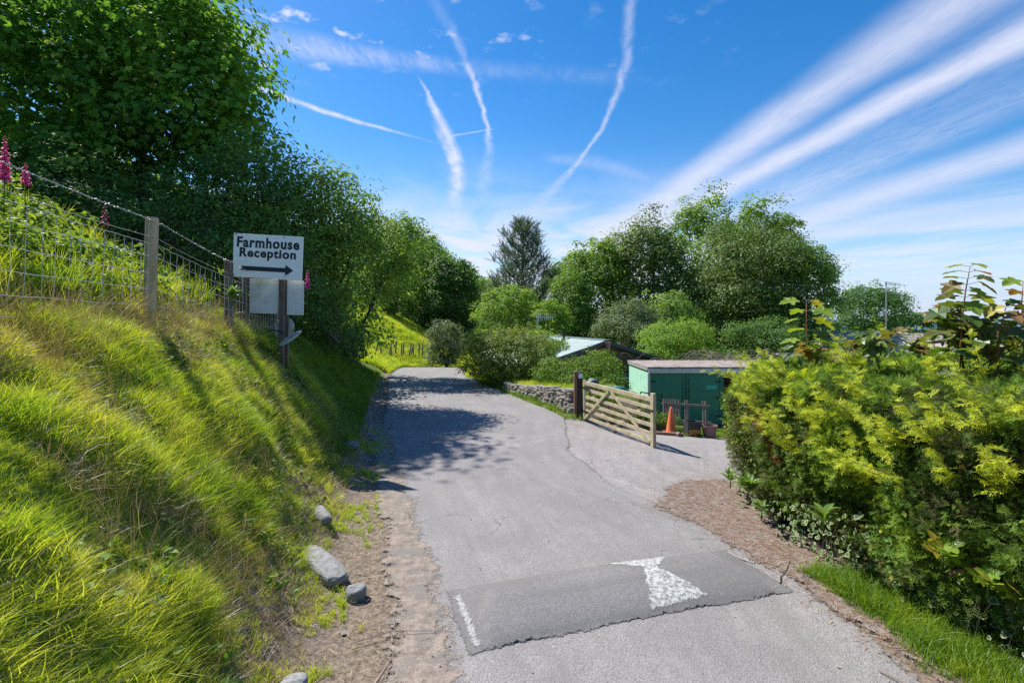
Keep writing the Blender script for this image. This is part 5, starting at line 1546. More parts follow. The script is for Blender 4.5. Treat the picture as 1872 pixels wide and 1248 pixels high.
gate()
gt = [o for o in bpy.data.objects if o.name.startswith('field_gate')][0]
for hz_ in (.22, .86):
    mb = MB(); mb.bar((-.09, -.035, hz_), (.38, -.035, hz_ - .02), .012, .045); mb.build('hinge', M['blackm'], gt)
mb = MB(); mb.bar((GL - .22, -.045, .74), (GL + .05, -.045, .74), .014, .03); mb.build('latch', M['blackm'], gt)
gpx, gpy = 1.87, 13.78; gp0 = gz(gpx, gpy - .3)
root = thing('gate_post', 'dark creosoted hanging post with a small white notice beside the stone wall', 'post', (gpx, gpy, gp0))
mb = MB(); mb.box((.03, 0, .55), (.13, .15, 1.5)); mb.build('post', M['gpost'], root, bevel=.008)
mb = MB(); mb.box((-.085, .05, .60), (.09, .12, 1.42)); mb.build('side_post', M['redwood'], root, bevel=.006)
mb = MB(); mb.box((.035, -.080, 1.20), (.105, .006, .13)); nt = mb.build('notice', M['white'], root)
mb = MB()
for k in range(3): mb.box((.035, -.0845, 1.243 - k * .012), (.075, .002, .004))
for k in range(4): mb.box((.015 + k * .013, -.0845, 1.165), (.010, .002, .018))
mb.build('print', M['black'], nt)['kind'] = 'stuff'


# ------------------------------------------------------------------ dry stone wall
def stone_wall():
    root = thing('stone_wall', 'low dry stone retaining wall between the lane verge and the terrace', 'wall', (.6, 17, 0))
    o0 = Vector((.6, 17, 0)); rnd = random.Random(3)
    pts = [(-.25, 18.7), (.55, 17.0), (1.25, 15.4), (1.80, 13.95)]
    seg = [Vector(p) for p in pts]; ls = [0]
    for a, b in zip(seg, seg[1:]): ls.append(ls[-1] + (b - a).length)
    def at(t):
        for i in range(len(seg) - 1):
            if t <= ls[i + 1] or i == len(seg) - 2:
                f = (t - ls[i]) / (ls[i + 1] - ls[i]); d = (seg[i + 1] - seg[i]).normalized(); return seg[i].lerp(seg[i + 1], f), d
    protos = []
    for k in range(7):
        mb = MB(); n = 7; rings = []
        for f, z in ((.90, -.5), (1.0, -.25), (1.0, .25), (.86, .5)):
            rings.append([(max(-.5, min(.5, math.cos(2 * PI * (j + .5) / n) * .62)) * f * rnd.uniform(.9, 1.08), max(-.5, min(.5, math.sin(2 * PI * (j + .5) / n) * .62)) * f * rnd.uniform(.9, 1.08), z) for j in range(n)])
        mb.add([v for q in rings for v in q], [(i * n + j, i * n + (j + 1) % n, (i + 1) * n + (j + 1) % n, (i + 1) * n + j) for i in range(3) for j in range(n)] + [tuple(range(n - 1, -1, -1)), tuple(3 * n + j for j in range(n))])
        protos.append(mb.mesh('stone', M['stone']))
    z = 0.0; row = 0; nst = 0
    total = ls[-1]
    while z < .78 and row < 14:
        hgt = rnd.uniform(.045, .085) if row % 3 else rnd.uniform(.07, .105)
        t = -rnd.uniform(0, .1)
        while t < total:
            L = rnd.uniform(.12, .42) * (1.35 if hgt > .08 else 1)
            tt = t + L / 2
            if 0 < tt < total - .02:
                p, d = at(tt); g = gz(p.x - .25, p.y); top = float(np.interp(p.y, [13, 15, 17.5, 21], [.74, .60, .34, .12])) + rnd.uniform(-.03, .03)
                if g + z + hgt * .5 < top:
                    o = link('stone', protos[rnd.randrange(7)], root)
                    o.location = (p.x - o0.x + rnd.uniform(-.025, .015), p.y - o0.y, g + z + hgt / 2)
                    o.rotation_euler = (rnd.uniform(-.05, .05), rnd.uniform(-.05, .05), math.atan2(d.y, d.x) + rnd.uniform(-.07, .07))
                    o.scale = (L * 1.0, rnd.uniform(.22, .30), hgt * 1.03); nst += 1
            t += L + rnd.uniform(.0, .012)
        z += hgt; row += 1
    mb = MB()
    for i in range(24):
        t = i / 23 * total * .995; p, d = at(t)
        n = Vector((d.y, -d.x)) if False else Vector((-d.y, d.x))
        q = p + n * .10
        top = float(np.interp(p.y, [13, 15, 17.5, 21], [.70, .55, .30, .10]))
        mb.v += [(q.x - o0.x, q.y - o0.y, -.25), (q.x - o0.x, q.y - o0.y, top - .05)]
    mb.f = [[2 * i, 2 * i + 2, 2 * i + 3, 2 * i + 1] for i in range(23)]; mb.mi = [0] * 23
    # give the packing behind the stones some depth
    c = mb.build('earth_packing', M['core'], root); sm = c.modifiers.new('t', 'SOLIDIFY'); sm.thickness = .08
    return nst


stone_wall()

# ------------------------------------------------------------------ green shed
M['gpaint'] = None
def mat_paint(name, col, light, thr):
    m, t, b, out = newmat(name)
    co = t.add('ShaderNodeTexCoord').outputs['Object']
    n = t.noise(t.scale(co, (5, 5, 1.2)), 1.5, 6, .65); s = t.noise(co, 3, 4)
    c = t.mix(t.mapr(n, thr[0], thr[1]), col, light); c = t.mix(t.mapr(s, .4, .7, 0, .35), c, tuple(x * .7 for x in col))
    t.put(b.inputs['Base Color'], c); b.inputs['Roughness'].default_value = .45
    t.put(b.inputs['Normal'], t.bump(n, .15, .004)); return m


M['gdoor'] = mat_paint('dark_green_paint', (.018, .19, .115), (.03, .32, .22), (.66, .78))
M['gside'] = mat_paint('sunlit_flaking_green', (.42, .72, .56), (.03, .30, .20), (.56, .66))  # flaking, and paler than the doors: sunlight on this side put into the colour
M['teal'] = mat_flat('teal_label', (.03, .42, .30), .5, var=.1)
M['alu'] = mat_flat('dull_aluminium', (.56, .55, .54), .4, .4, var=.12, col2=(.40, .34, .30), thr=(.55, .7))
M['roofr'] = mat_flat('rusty_felt', (.24, .19, .165), .85, var=.25, scale=5, col2=(.33, .29, .27), thr=(.45, .65), bump=.3)
M['brown'] = mat_wood('brown_boards', (.20, .115, .065), (.10, .055, .03), (2, 2, 14), .8)


def shed():
    x0, y0, z0 = 4.58, 16.5, -.85; W = 6.0; Dp = 2.76; H = 1.88
    root = thing('green_shed', 'green painted box-body store shed with double doors behind the gate', 'shed', (x0, y0, z0))
    z1 = H
    mb = MB(); mb.box((.02, Dp / 2, z1 / 2), (.04, Dp - .04, z1 - .02)); mb.build('side_wall', M['gside'], root)
    mb = MB(); mb.box((W / 2, Dp, z1 / 2), (W, .04, z1 - .02)); mb.build('back_wall', M['gdoor'], root)
    mb = MB(); mb.box((W - .02, Dp / 2, z1 / 2), (.04, Dp - .06, z1 - .02)); mb.build('side_wall', M['gdoor'], root)
    mb = MB(); mb.box((W / 2, Dp / 2, z1 + .035), (W + .10, Dp + .12, .05)); 
    for k in range(9): mb.box((.35 + k * .66, Dp / 2, z1 + .068), (.035, Dp + .1, .018))
    mb.build('roof', M['roofr'], root, bevel=.005)
    mb = MB(); mb.box((W / 2, -.055, z1 - .07), (W + .06, .05, .15)); mb.build('top_rail', M['alu'], root, bevel=.006)
    mb = MB(); mb.box((-.035, Dp / 2, z1 - .03), (.03, Dp, .07)); mb.build('side_trim', M['alu'], root)
    mb = MB(); mb.box((-.01, -.05, (z1 - .15) / 2), (.07, .06, z1 - .16)); mb.build('corner_trim', M['alu'], root, bevel=.006)
    for i, (a, b) in enumerate(((.04, 1.22), (1.25, 2.42))):
        mb = MB(); mb.box(((a + b) / 2, -.01, (z1 - .15) / 2), (b - a, .035, z1 - .17)); dr = mb.build('door', M['gdoor'], root, bevel=.004)
        mb = MB()
        for xx in (a + .03, b - .03): mb.box((xx, -.036, (z1 - .15) / 2), (.055, .014, z1 - .2))
        mb.box(((a + b) / 2, -.036, z1 - .22), (b - a - .12, .014, .06))
        mb.build('door_frame', M['gdoor'], dr)
        mb = MB(); mb.tube([(b - .08 if i == 0 else a + .08, -.06, .4), (b - .08 if i == 0 else a + .08, -.06, z1 - .3)], .010, 6)
        mb.build('lock_rod', M['blackm'] if i else M['gdoor'], dr)
        for hz_ in (.3, .9, 1.45):
            mb = MB(); xx = a + .10 if i == 0 else b - .10; mb.box((xx, -.048, hz_), (.16, .014, .045)); mb.build('hinge', M['blackm'], dr)
    mb = MB(); mb.box((2.08, -.034, z1 - .62), (.36, .006, .12)); mb.build('label_plate', M['teal'], root)
    mb = MB(); mb.box((2.46, -.02, (z1 - .15) / 2), (.06, .05, z1 - .16)); mb.build('door_jamb', M['gdoor'], root)
    mb = MB(); mb.box((4.2, Dp - .25, z1 / 2), (3.4, .03, z1 - .1)); mb.build('inner_panel', M['brown'], root)
    for k in range(5):
        mb = MB(); mb.box((3.0, Dp * .35, .22 + k * .34), (.95, .5, .03)); mb.build('shelf', M['brown'], root)
    mb = MB(); mb.box((W / 2, Dp / 2, .02), (W - .1, Dp - .1, .04)); mb.build('floor', M['brown'], root)


shed()

# dead canes heaped over the shed roof
def arcs(name, label, cat, cx, cy, cz, n, span, rise, mat, seed, r=.009, spread=(1.4, .8)):
    rr = random.Random(seed); mb = MB()
    for k in range(n):
        x = rr.gauss(0, spread[0] * .5); y = rr.gauss(0, spread[1] * .5); a = rr.uniform(0, 2 * PI); L = rr.uniform(.5, 1) * span; h = rr.uniform(.25, 1) * rise
        P = []
        for i in range(9):
            t = i / 8; P.append((x + math.cos(a) * L * (t - .3), y + math.sin(a) * L * .5 * (t - .3), h * math.sin(PI * min(1, t * .95)) + rr.uniform(-.02, .02)))
        mb.tube(P, [r * (1 - .08 * i) for i in range(9)], 4)
    o = mb.build(name, mat, None, smooth=True); o.location = (cx, cy, cz)
    tag(o, label, cat, kind='stuff'); return o


arcs('dead_brambles', 'tangled heap of dead bramble canes behind the shed roof', 'brambles', 8.6, 20.0, .75, 110, 2.2, .75, M['twig'], 3, .011, (2.4, 1.2))
arcs('dead_brambles', 'grey dead branches piled at the right foot of the sunlit hill', 'brambles', -4.7, 33.5, .7, 46, 2.0, .8, M['paleb'], 4, .022, (1.4, .8))

# ------------------------------------------------------------------ yard clutter
def yx(px, d): return (px - 936) / 900 * d


def cone():
    d = 13.4; x = yx(1227, d); g = gz(x, d) - .008
    root = thing('traffic_cone', 'faded orange traffic cone beside the picket fencing', 'traffic cone', (x, d, g))
    mc = mat_flat('faded_orange', (.78, .17, .07), .5, var=.12, scale=5, col2=(.70, .26, .16), thr=(.5, .7))
    mb = MB(); mb.lathe([(.150, .03), (.138, .06), (.082, .40), (.040, .66), (.030, .70), (.026, .705), (.026, .70)], 24); mb.build('cone_body', mc, root, smooth=True)
    mb = MB(); mb.box((0, 0, .018), (.38, .38, .034)); mb.build('base', mat_flat('pale_orange_base', (.72, .36, .16), .6, var=.2), root, bevel=.01)


cone()
M['grey_wood'] = mat_wood('grey_pickets', (.46, .32, .25), (.27, .18, .14), (12, 12, 1.5), .85)


def pickets():
    d = 14.4; x0 = yx(1212, d); x1 = yx(1300, d); g = gz(x0, d)
    root = thing('picket_fence', 'loose section of grey picket fencing leaning on the shed doors', 'fence panel', (x0, d, g)); W = x1 - x0
    tilt = R(7)
    def P(u, h, o=0): return (u, h * math.sin(tilt) + o, h * math.cos(tilt) - .06 * u)
    for nm, h in (('rail', .60), ('rail', .12)):
        mb = MB(); mb.bar(P(0, h, .02), P(W, h, .02), .022, .06); mb.build(nm, M['grey_wood'], root)
    for u in (.05, .125, .20, .275, .345, .42, .50, .68, .75, .88, 1.0, 1.2, 1.28):
        if u > W - .02: continue
        if .86 < u < 1.02: continue
        mb = MB(); mb.bar(P(u, 0, -.008), P(u, .74, -.008), .055, .018, up=(0, 1, 0)); mb.build('picket', M['grey_wood'], root)
    return


pickets()
mb = MB(); d = 14.0; x0 = yx(1172, d); x1 = yx(1213, d); W = x1 - x0
root = thing('metal_frame', 'black rectangular metal frame leaning behind the gate end', 'frame', (x0, d, gz(x0, d)))
for nm, a, b in (('upright', (-.07, 0, -.0), (.02, .12, .86)), ('upright', (W - .16, 0, -.05), (W, .12, .76)), ('crossbar', (.02, .12, .86), (W, .12, .76)), ('crossbar', (.03, .10, .74), (W - .03, .10, .62))):
    mb = MB(); mb.bar(a, b, .03, .03, up=(0, 1, 0)); mb.build(nm, M['blackm'], root)
mb = MB(); mb.bar((.14, .14, 0), (.17, .16, .76), .02, .02, up=(0, 1, 0)); mb.build('strut', M['alu'], root)
M['blacko'] = mat_flat('sooty_black', (.035, .033, .036), .6, var=.4, scale=12)
M['orange'] = mat_flat('rusty_orange', (.50, .17, .035), .6, var=.3, scale=9, col2=(.10, .05, .03), thr=(.56, .7))
d = 13.0; x = yx(1265, d); g = gz(x, d)
root = thing('planter_box', 'black box planter with a rusty orange lower face beside the cone', 'planter', (x, d, g + .01), .15)
mb = MB()
for s in (-1, 1): mb.box((s * .165, 0, .2), (.025, .26, .36)); mb.box((0, s * .125, .27), (.31, .02, .22))
mb.box((0, 0, .05), (.31, .24, .02)); mb.build('box', M['blacko'], root, bevel=.004)
mb = MB(); n = 12; vs = [(-.15, -.142, .02)] + [(-.15 + .3 * k / n, -.142, .13 + .05 * math.sin(PI * k / n)) for k in range(n + 1)] + [(.15, -.142, .02)]
vs2 = [(a, b + .012, c) for a, b, c in vs]; L_ = len(vs); mb.add(vs + vs2, [tuple(range(L_))[::-1], tuple(range(L_, 2 * L_))] + [(i, (i + 1) % L_, L_ + (i + 1) % L_, L_ + i) for i in range(L_)]); mb.build('orange_panel', M['orange'], root)
M['pot'] = mat_flat('brown_plastic_pot', (.20, .115, .10), .6, var=.2)
d = 12.9; x = yx(1297, d); g = gz(x, d)
root = thing('plant_pot', 'wide dull brown plant pot against the hedge corner', 'plant pot', (x, d, g + .02))
mb = MB(); mb.lathe([(0, .0), (.15, .0), (.155, .02), (.185, .26), (.20, .262), (.20, .30), (.178, .30), (.17, .22), (0, .20)], 26); mb.build('pot', M['pot'], root, smooth=False)
d = 12.85; mb = MB(); mb.box((0, 0, .04), (.72, .09, .075)); o = mb.build('timber_sleeper', M['redwood'], None, bevel=.006); x = yx(1222, d); o.location = (x, d, gz(x, d) - .01); o.rotation_euler = (0, .03, -.18)
tag(o, 'short reddish timber lying on the gravel in front of the cone', 'timber')
mb = MB(); mb.lathe([(.0, .05), (.05, .05), (.06, .04), (.06, -.04), (.05, -.05), (0, -.05)], 16); o = mb.build('roller', M['pot'], None, smooth=False); x = yx(1241, 12.7); o.location = (x, 12.7, gz(x, 12.7) + .05); o.rotation_euler = (R(90), 0, .4)
tag(o, 'small round brown roller at the right end of the short timber', 'roller')
M['tarp'] = mat_flat('teal_tarpaulin', (.02, .16, .17), .45, var=.25, scale=4, bump=.6, bscale=5)
M['tarp2'] = mat_flat('slate_blue_plastic', (.06, .10, .12), .5, var=.3, scale=4)


def lumpy(name, label, cat, px, d, w, dp, h, mat, seed, lift=0.0):
    rng = np.random.default_rng(seed); n = 26; m = 12; V = []; F = []
    for i in range(m + 1):
        a = i / m * PI / 2
        for k in range(n):
            b = 2 * PI * k / n; sx = np.sign(math.cos(b)) * abs(math.cos(b)) ** .5; sy = np.sign(math.sin(b)) * abs(math.sin(b)) ** .5
            q = 1 + .10 * math.sin(3 * b + seed) + .06 * math.sin(7 * b + 2 * i)
            V.append((w / 2 * sx * math.cos(a) ** .5 * q, dp / 2 * sy * math.cos(a) ** .5 * q, h * math.sin(a) ** .8 * (1 + .08 * math.sin(2 * b + seed))))
    F = [(i * n + k, i * n + (k + 1) % n, (i + 1) * n + (k + 1) % n, (i + 1) * n + k) for i in range(m) for k in range(n)]
    x = yx(px, d); o = link(name, np_mesh(name, np.array(V), np.array(F), mat, smooth=True)); o.location = (x, d, gz(x, d) + lift); tag(o, label, cat); return o


lumpy('tarpaulin_heap', 'teal tarpaulin heap half hidden behind the open gate', 'tarpaulin', 1122, 14.7, .75, .5, .24, M['tarp'], 3, -.10)
lumpy('compost_bin', 'dark slate blue plastic bin behind the hinge end of the gate', 'bin', 1083, 14.5, .40, .4, .42, M['tarp2'], 4, -.08)
tree('nettle_patch', 'low green nettles and weeds growing behind the open gate', 'weeds', (3.4, 14.2, -.3),
     [(3.0, 14.4, -.12, .5, .35, .3), (3.7, 14.0, -.2, .5, .35, .28), (4.2, 13.8, -.25, .4, .3, .25), (2.6, 14.6, 0.0, .45, .3, .35), (2.35, 14.9, .3, .4, .35, .35)], 420, .10, 12, .06, LEAF2, 'lf_bram', 66, r0=.01, stems=8, low=.3, up=.5)

# ------------------------------------------------------------------ bungalow
M['corr'] = mat_flat('pale_green_roof_sheet', (.30, .37, .36), .6, .0, var=.1, scale=2, col2=(.22, .27, .25), thr=(.5, .75))
M['dkfascia'] = mat_flat('dark_fascia', (.035, .045, .055), .5, var=.2)
M['brickred'] = mat_flat('terracotta', (.42, .19, .13), .8, var=.2)


def bungalow():
    rx, ry = 3.94, 21.0; zr = 1.80; ax = Vector((-1.74, 6.0)).normalized(); pr = Vector((ax.y, -ax.x)); Lr = 9.0; Wh = 3.5; sl = .31
    root = thing('bungalow', 'brown wooden bungalow with a pale corrugated roof behind the bushes', 'bungalow', (rx, ry, -1.2), math.atan2(ax.y, ax.x) - PI / 2)
    # local: y along ridge away, x to the right
    h0 = zr + 1.2
    for s in (-1, 1):
        n = 120; V = []; F = []; m = 4
        for i in range(n + 1):
            y = -.25 + (Lr + .5) * i / n
            cor = .016 * math.cos(i * 2 * PI / 3.0) if True else 0
            for k in range(m + 1):
                u = (Wh + .2) * k / m; V.append((s * u, y, h0 - sl * u + cor - .012 * (k % 2)))
        F = [(i * (m + 1) + k, i * (m + 1) + k + 1, (i + 1) * (m + 1) + k + 1, (i + 1) * (m + 1) + k) for i in range(n) for k in range(m)]
        o = link('roof', np_mesh('roof', np.array(V), np.array(F), M['corr']), root); sm = o.modifiers.new('t', 'SOLIDIFY'); sm.thickness = .02
        mb = MB(); mb.bar((0, -.28, h0 - .06), (s * (Wh + .22), -.28, h0 - .06 - sl * (Wh + .22)), .03, .15); mb.build('bargeboard', M['dkfascia'], root)
        mb = MB(); mb.box((s * Wh * .96, Lr / 2, (h0 - sl * Wh) / 2), (.1, Lr, h0 - sl * Wh - .06)); mb.build('wall', M['brown'], root)
    hw = Wh * .95; he = h0 - sl * hw - .05
    for y in (.0, Lr):
        mb = MB(); mb.add([(-hw, y, 0), (hw, y, 0), (hw, y, he), (0, y, h0 - .05), (-hw, y, he), (-hw, y + .08, 0), (hw, y + .08, 0), (hw, y + .08, he), (0, y + .08, h0 - .05), (-hw, y + .08, he)], [(0, 1, 2, 3, 4), (9, 8, 7, 6, 5)]); mb.build('gable_wall', M['brown'], root)
    for k in range(9):
        z = 1.1 + k * .2; wd = min(hw, (h0 - .1 - z) / sl) - .05
        if wd > .1:
            mb = MB(); mb.box((0, -.012, z), (2 * wd, .02, .17)); mb.build('cladding_board', M['brown'], root, bevel=.003)
    mb = MB(); mb.tube([(0, -.34, h0 - .42), (0, -.34, h0 - .05)], [.07, .13], 10); mb.build('ridge_finial', M['brickred'], root)
    mb = MB(); mb.bar((0, -.25, h0 + .03), (0, Lr + .25, h0 + .03), .22, .03)
    for k in range(45): mb.box((0, -.2 + k * .205, h0 + .052), (.2, .05, .02))
    mb.build('ridge_cap', M['corr'], root)
    fl = MB(); fl.tube([(-.35, 3.7, h0 - .15), (-.35, 3.7, h0 + .26)], .07, 10); fl.tube([(-.35, 3.7, h0 + .26), (-.35, 3.7, h0 + .34)], .10, 10); fl.build('flue', M['blackm'], root)
    for s in (-1.2, 1.2):
        mb = MB(); mb.box((s, -.03, 1.0), (.9, .05, .8)); w = mb.build('window', M['white'], root)
        mb = MB(); mb.box((s, -.062, 1.0), (.78, .01, .68)); mb.build('pane', M['dkfascia'], w)


bungalow()


def aerial(label, px, pyt, pyb, d, arms, seed):
    X = yx(px, d); zt = EYE + (588 - pyt) / 900 * d; zb = EYE + (588 - pyb) / 900 * d
    root = thing('tv_aerial', label, 'aerial', (X, d, zb)); H = zt - zb; M['aer'] = M.get('aer') or mat_flat('aerial_metal', (.50, .50, .51), .4, .5, var=.15)
    mb = MB(); mb.tube([(0, 0, -.2), (0, 0, H)], .028, 8); mb.build('mast', M['aer'], root)
    for (z, L, n, e, s) in arms:
        mb = MB(); mb.bar((-.1, 0, H - z), (L, .25, H - z - .02), .03, .03)
        mb.build('boom', M['aer'], root)
        for k in range(n):
            t = (k + .5) / n; q = Vector((-.1 + (L + .1) * t, .25 * t, H - z)); hh = e * (1.25 if k < 2 else 1) * (1 - .3 * t)
            mb = MB(); mb.bar(q - Vector((0, 0, hh / 2)), q + Vector((0, 0, hh / 2)), .018, .018); mb.build('element', M['aer'], root)


aerial('tall thin television aerial mast rising beside the small skyline tree', 1620, 515, 640, 33, [(.14, 1.05, 11, .24, 0), (.02, .62, 5, .05, 0), (.62, .5, 5, .05, 0)], 1)
aerial('grey multi-element television aerial above the clipped hedge', 983, 576, 612, 26, [(.10, .85, 9, .42, 0)], 2)

# ------------------------------------------------------------------ houses beyond the hedge
M['slateroof'] = None
def mat_tiles(name, col):
    m, t, b, out = newmat(name)
    co = t.add('ShaderNodeTexCoord').outputs['Object']
    c = t.mix(t.noise(co, 6, 5, .7), tuple(x * .7 for x in col), tuple(x * 1.25 for x in col)); c = t.mix(t.mapr(t.noise(co, .9, 5), .5, .7, 0, .5), c, (.30, .26, .20))
    t.put(b.inputs['Base Color'], c); b.inputs['Roughness'].default_value = .92; b.inputs['Specular IOR Level'].default_value = .15; return m


M['slateroof'] = mat_tiles('grey_slates', (.34, .32, .335)); M['render'] = mat_flat('cream_render', (.70, .68, .62), .85, var=.06)
M['tanroof'] = mat_tiles('brown_grey_tiles', (.33, .28, .27))


def house(label, px0, px1, pyr, pye, d, depth, roof='slateroof', hip=True, gable=None):
    """long roof seen side on: ridge row pyr, eaves row pye"""
    x0, x1 = yx(px0, d), yx(px1, d); zr = EYE + (588 - pyr) / 900 * (d + depth / 2); ze = EYE + (588 - pye) / 900 * d
    zb = ze - 2.4; root = thing('house', label, 'house', ((x0 + x1) / 2, d, zb)); cx = (x0 + x1) / 2; W = x1 - x0; ov = .3
    he = ze - zb; hr = zr - zb; ins = W * .0 if not hip else min(W * .25, depth * .5)
    mb = MB(); mb.box((0, depth / 2, he / 2), (W - .4, depth - .4, he - .06)); mb.build('wall', M['render'], root)
    e = [(-W / 2, -ov, he), (W / 2, -ov, he), (W / 2, depth + ov, he), (-W / 2, depth + ov, he)]; r0 = (-W / 2 + ins, depth / 2, hr); r1 = (W / 2 - ins, depth / 2, hr)
    rows = 9
    def slope(a, b, c, dd, nm='roof'):
        # tile courses stepped like slates
        mb = MB(); a, b, c, dd = map(Vector, (a, b, c, dd))
        for k in range(rows):
            t0, t1 = k / rows, (k + 1.12) / rows; t1 = min(t1, 1)
            p, q = a.lerp(dd, t0), b.lerp(c, t0); s, u = a.lerp(dd, t1), b.lerp(c, t1)
            up = Vector((0, 0, .03))
            mb.add([p + up, q + up, u, s, p, q], [(0, 1, 2, 3), (4, 5, 1, 0)])
        return mb.build(nm, M[roof], root)
    slope(e[0], e[1], r1, r0); slope(e[2], e[3], r0, r1)
    if hip: slope(e[3], e[0], r0, r0); slope(e[1], e[2], r1, r1)
    else:
        for s, r_ in ((-1, r0), (1, r1)):
            mb = MB(); mb.add([(s * (W / 2 - .1), 0, he - .05), (s * (W / 2 - .1), depth, he - .05), (r_[0] - s * .1, depth / 2, hr - .05)], [(0, 1, 2)]); mb.build('gable', M['render'], root)
    mb = MB(); mb.bar(r0, r1, .16, .07); mb.build('ridge', M[roof], root)
    mb = MB(); mb.bar((-W / 2, -ov - .02, he - .05), (W / 2, -ov - .02, he - .05), .04, .14); mb.build('gutter', M['white'], root)
    for k in range(max(2, int(W / 3))):
        x = -W / 2 + (k + .5) * W / max(2, int(W / 3)); mb = MB(); mb.box((x, .19, he - 1.0), (1.2, .06, 1.0)); w = mb.build('window', M['white'], root)
        mb = MB(); mb.box((x, .155, he - 1.0), (1.05, .02, .86)); mb.build('pane', M['dkfascia'], w)
    if gable:
        for gx, gw in gable:
            X = yx(gx, d) - cx; w = gw; hh = .62 * w * .55
            mb = MB(); mb.add([(X - w / 2, -.5, he - .02), (X + w / 2, -.5, he - .02), (X, -.5, he + hh)], [(0, 1, 2)]); mb.build('dormer_gable', M['white'], root)
            mb = MB(); mb.add([(X - w / 2 - .1, -.62, he - .05), (X, -.62, he + hh + .06), (X, 1.6, he + hh + .06), (X - w / 2 - .1, 1.6, he - .05)], [(0, 1, 2, 3)])
            mb.add([(X + w / 2 + .1, -.62, he - .05), (X, -.62, he + hh + .06), (X, 1.6, he + hh + .06), (X + w / 2 + .1, 1.6, he - .05)], [(3, 2, 1, 0)]); mb.build('dormer_roof', M[roof], root)
    return root


house('low chalet with hipped slate roof and small white gable behind the hedge', 1520, 1730, 606, 636, 30, 6, 'slateroof', True, [(1618, 1.3)])
house('long chalet with brown grey roof at the right edge behind saplings', 1700, 1990, 609, 648, 27, 6, 'tanroof', False, [(1725, 1.5)])
house('small grey roofed outbuilding with white trim left of the chalets', 1448, 1492, 647, 668, 22, 2.5, 'slateroof', False)
house('distant roof just left of the hipped slate roof', 1500, 1560, 622, 640, 36, 5, 'tanroof', True)


# ------------------------------------------------------------------ saplings and large leaves
def leaf_mesh(mat, tm=LOBED, rndv=.5, sub=True):
    v, f = tm; rn = np.clip(np.full(len(v), rndv), 0, 1)
    return np_mesh('leaf', v, f, mat, rn)


LEAFS = {('s', k): leaf_mesh(M['sapling'], LOBED, k / 5) for k in range(6)}
LEAFS.update({('y', k): leaf_mesh(M['saplingY'], LOBED, k / 5) for k in range(6)})
def arched():
    V = []; F = []
    ys = (0, .14, .32, .52, .74, .9, 1.05); ws = (.02, .12, .19, .21, .16, .09, .005)
    for y, w in zip(ys, ws):
        z = .16 * math.sin(y * 2.0) - .30 * y * y
        V += [(-w, y, z + w * .35), (0, y, z), (w, y, z + w * .35)]
    for i in range(6):
        for j in (0, 1):
            a = 3 * i + j; F += [(a, a + 1, a + 4), (a, a + 4, a + 3)]
    return T(V, F)


ARCHED = arched()
LEAFS.update({('w', k): leaf_mesh(M['weed'], ARCHED, k / 5) for k in range(6)})


def place_leaf(root, pos, nrm, tan, s, key):
    Rm = frames(np.array([nrm], float), np.array([tan], float))[0]
    o = link('leaf', LEAFS[key], root)
    M4 = Matrix(((Rm[0][0], Rm[0][1], Rm[0][2], pos[0]), (Rm[1][0], Rm[1][1], Rm[1][2], pos[1]), (Rm[2][0], Rm[2][1], Rm[2][2], pos[2]), (0, 0, 0, 1)))
    o.matrix_local = M4 @ Matrix.Scale(s, 4)


def sapling(label, px, pyt, pyb, d, n, seed, s=.15, lean=0.0, kind='s', group=None):
    rr = random.Random(seed); X = yx(px, d); zt = EYE + (588 - pyt) / 900 * d; zb = EYE + (588 - pyb) / 900 * d; H = zt - zb
    root = thing('sycamore_sapling', label, 'sapling', (X, d, zb), group=group)
    st = MB(); P = [Vector((0, 0, -.5)), Vector((lean * .3, 0, H * .35)), Vector((lean * .75, .02, H * .7)), Vector((lean, 0, H))]
    st.tube(P, [.010, .008, .006, .003], 6); st.build('stem', M['redst'], root, smooth=True)
    pt = MB()
    for k in range(n):
        t = .12 + .88 * (k // 2) / max(1, (n - 1) // 2); i = min(2, int(t * 3)); b = P[i].lerp(P[i + 1], min(1, t * 3 - i)); a = (k // 2) * PI / 2 + (k % 2) * PI + rr.uniform(-.4, .4)
        sz = s * (1.7 - .65 * t) * rr.uniform(.8, 1.2); out = Vector((math.cos(a), math.sin(a), .25)); pe = b + out * sz * .55
        pt.tube([b, pe], .0022, 4, cap=False)
        nr = (out.x * .45 + rr.uniform(-.3, .3), out.y * .45 + rr.uniform(-.5, .1), .85)
        key = (kind if rr.random() < .92 else ('y' if kind == 's' else 's'), min(5, max(0, int(6 * (t * .7 + rr.uniform(-.2, .3))))))
        if kind == 's' and t < .5: key = ('s', rr.randint(0, 3))
        place_leaf(root, tuple(pe), nr, (out.x, out.y, -.35), sz, key)
    pt.build('leaf_stalks', M['redst'], root)


M['redst'] = mat_flat('reddish_stem', (.24, .09, .05), .6, var=.2)
GS = 'sycamore saplings growing out of the golden hedge'
sapling('tallest sycamore sapling, bronze leaves against the sky at the right', 1752, 487, 640, 5.0, 24, 1, .15, .12, group=GS)
sapling('shorter sycamore sapling close left of the tallest one', 1733, 560, 650, 5.2, 12, 2, .12, .03, group=GS)
sapling('sycamore sapling with yellow green leaves above the sheared hedge end', 1478, 552, 680, 7.6, 14, 3, .22, -.03, 'y', group=GS)
sapling('leaning sapling with bronze tip near the right edge of the photo', 1820, 562, 665, 4.8, 14, 4, .14, .10, group=GS)
sapling('sapling cut by the right edge of the photo above the hedge', 1874, 515, 655, 4.9, 14, 5, .14, -.02, group=GS)
sapling('low broad-leaved sapling just behind the hedge left of the aerial', 1560, 625, 690, 6.6, 12, 6, .15, .05, group=GS)
sapling('small dark sapling between the tallest one and the leaning one', 1788, 590, 655, 5.4, 10, 7, .12, .02, group=GS)
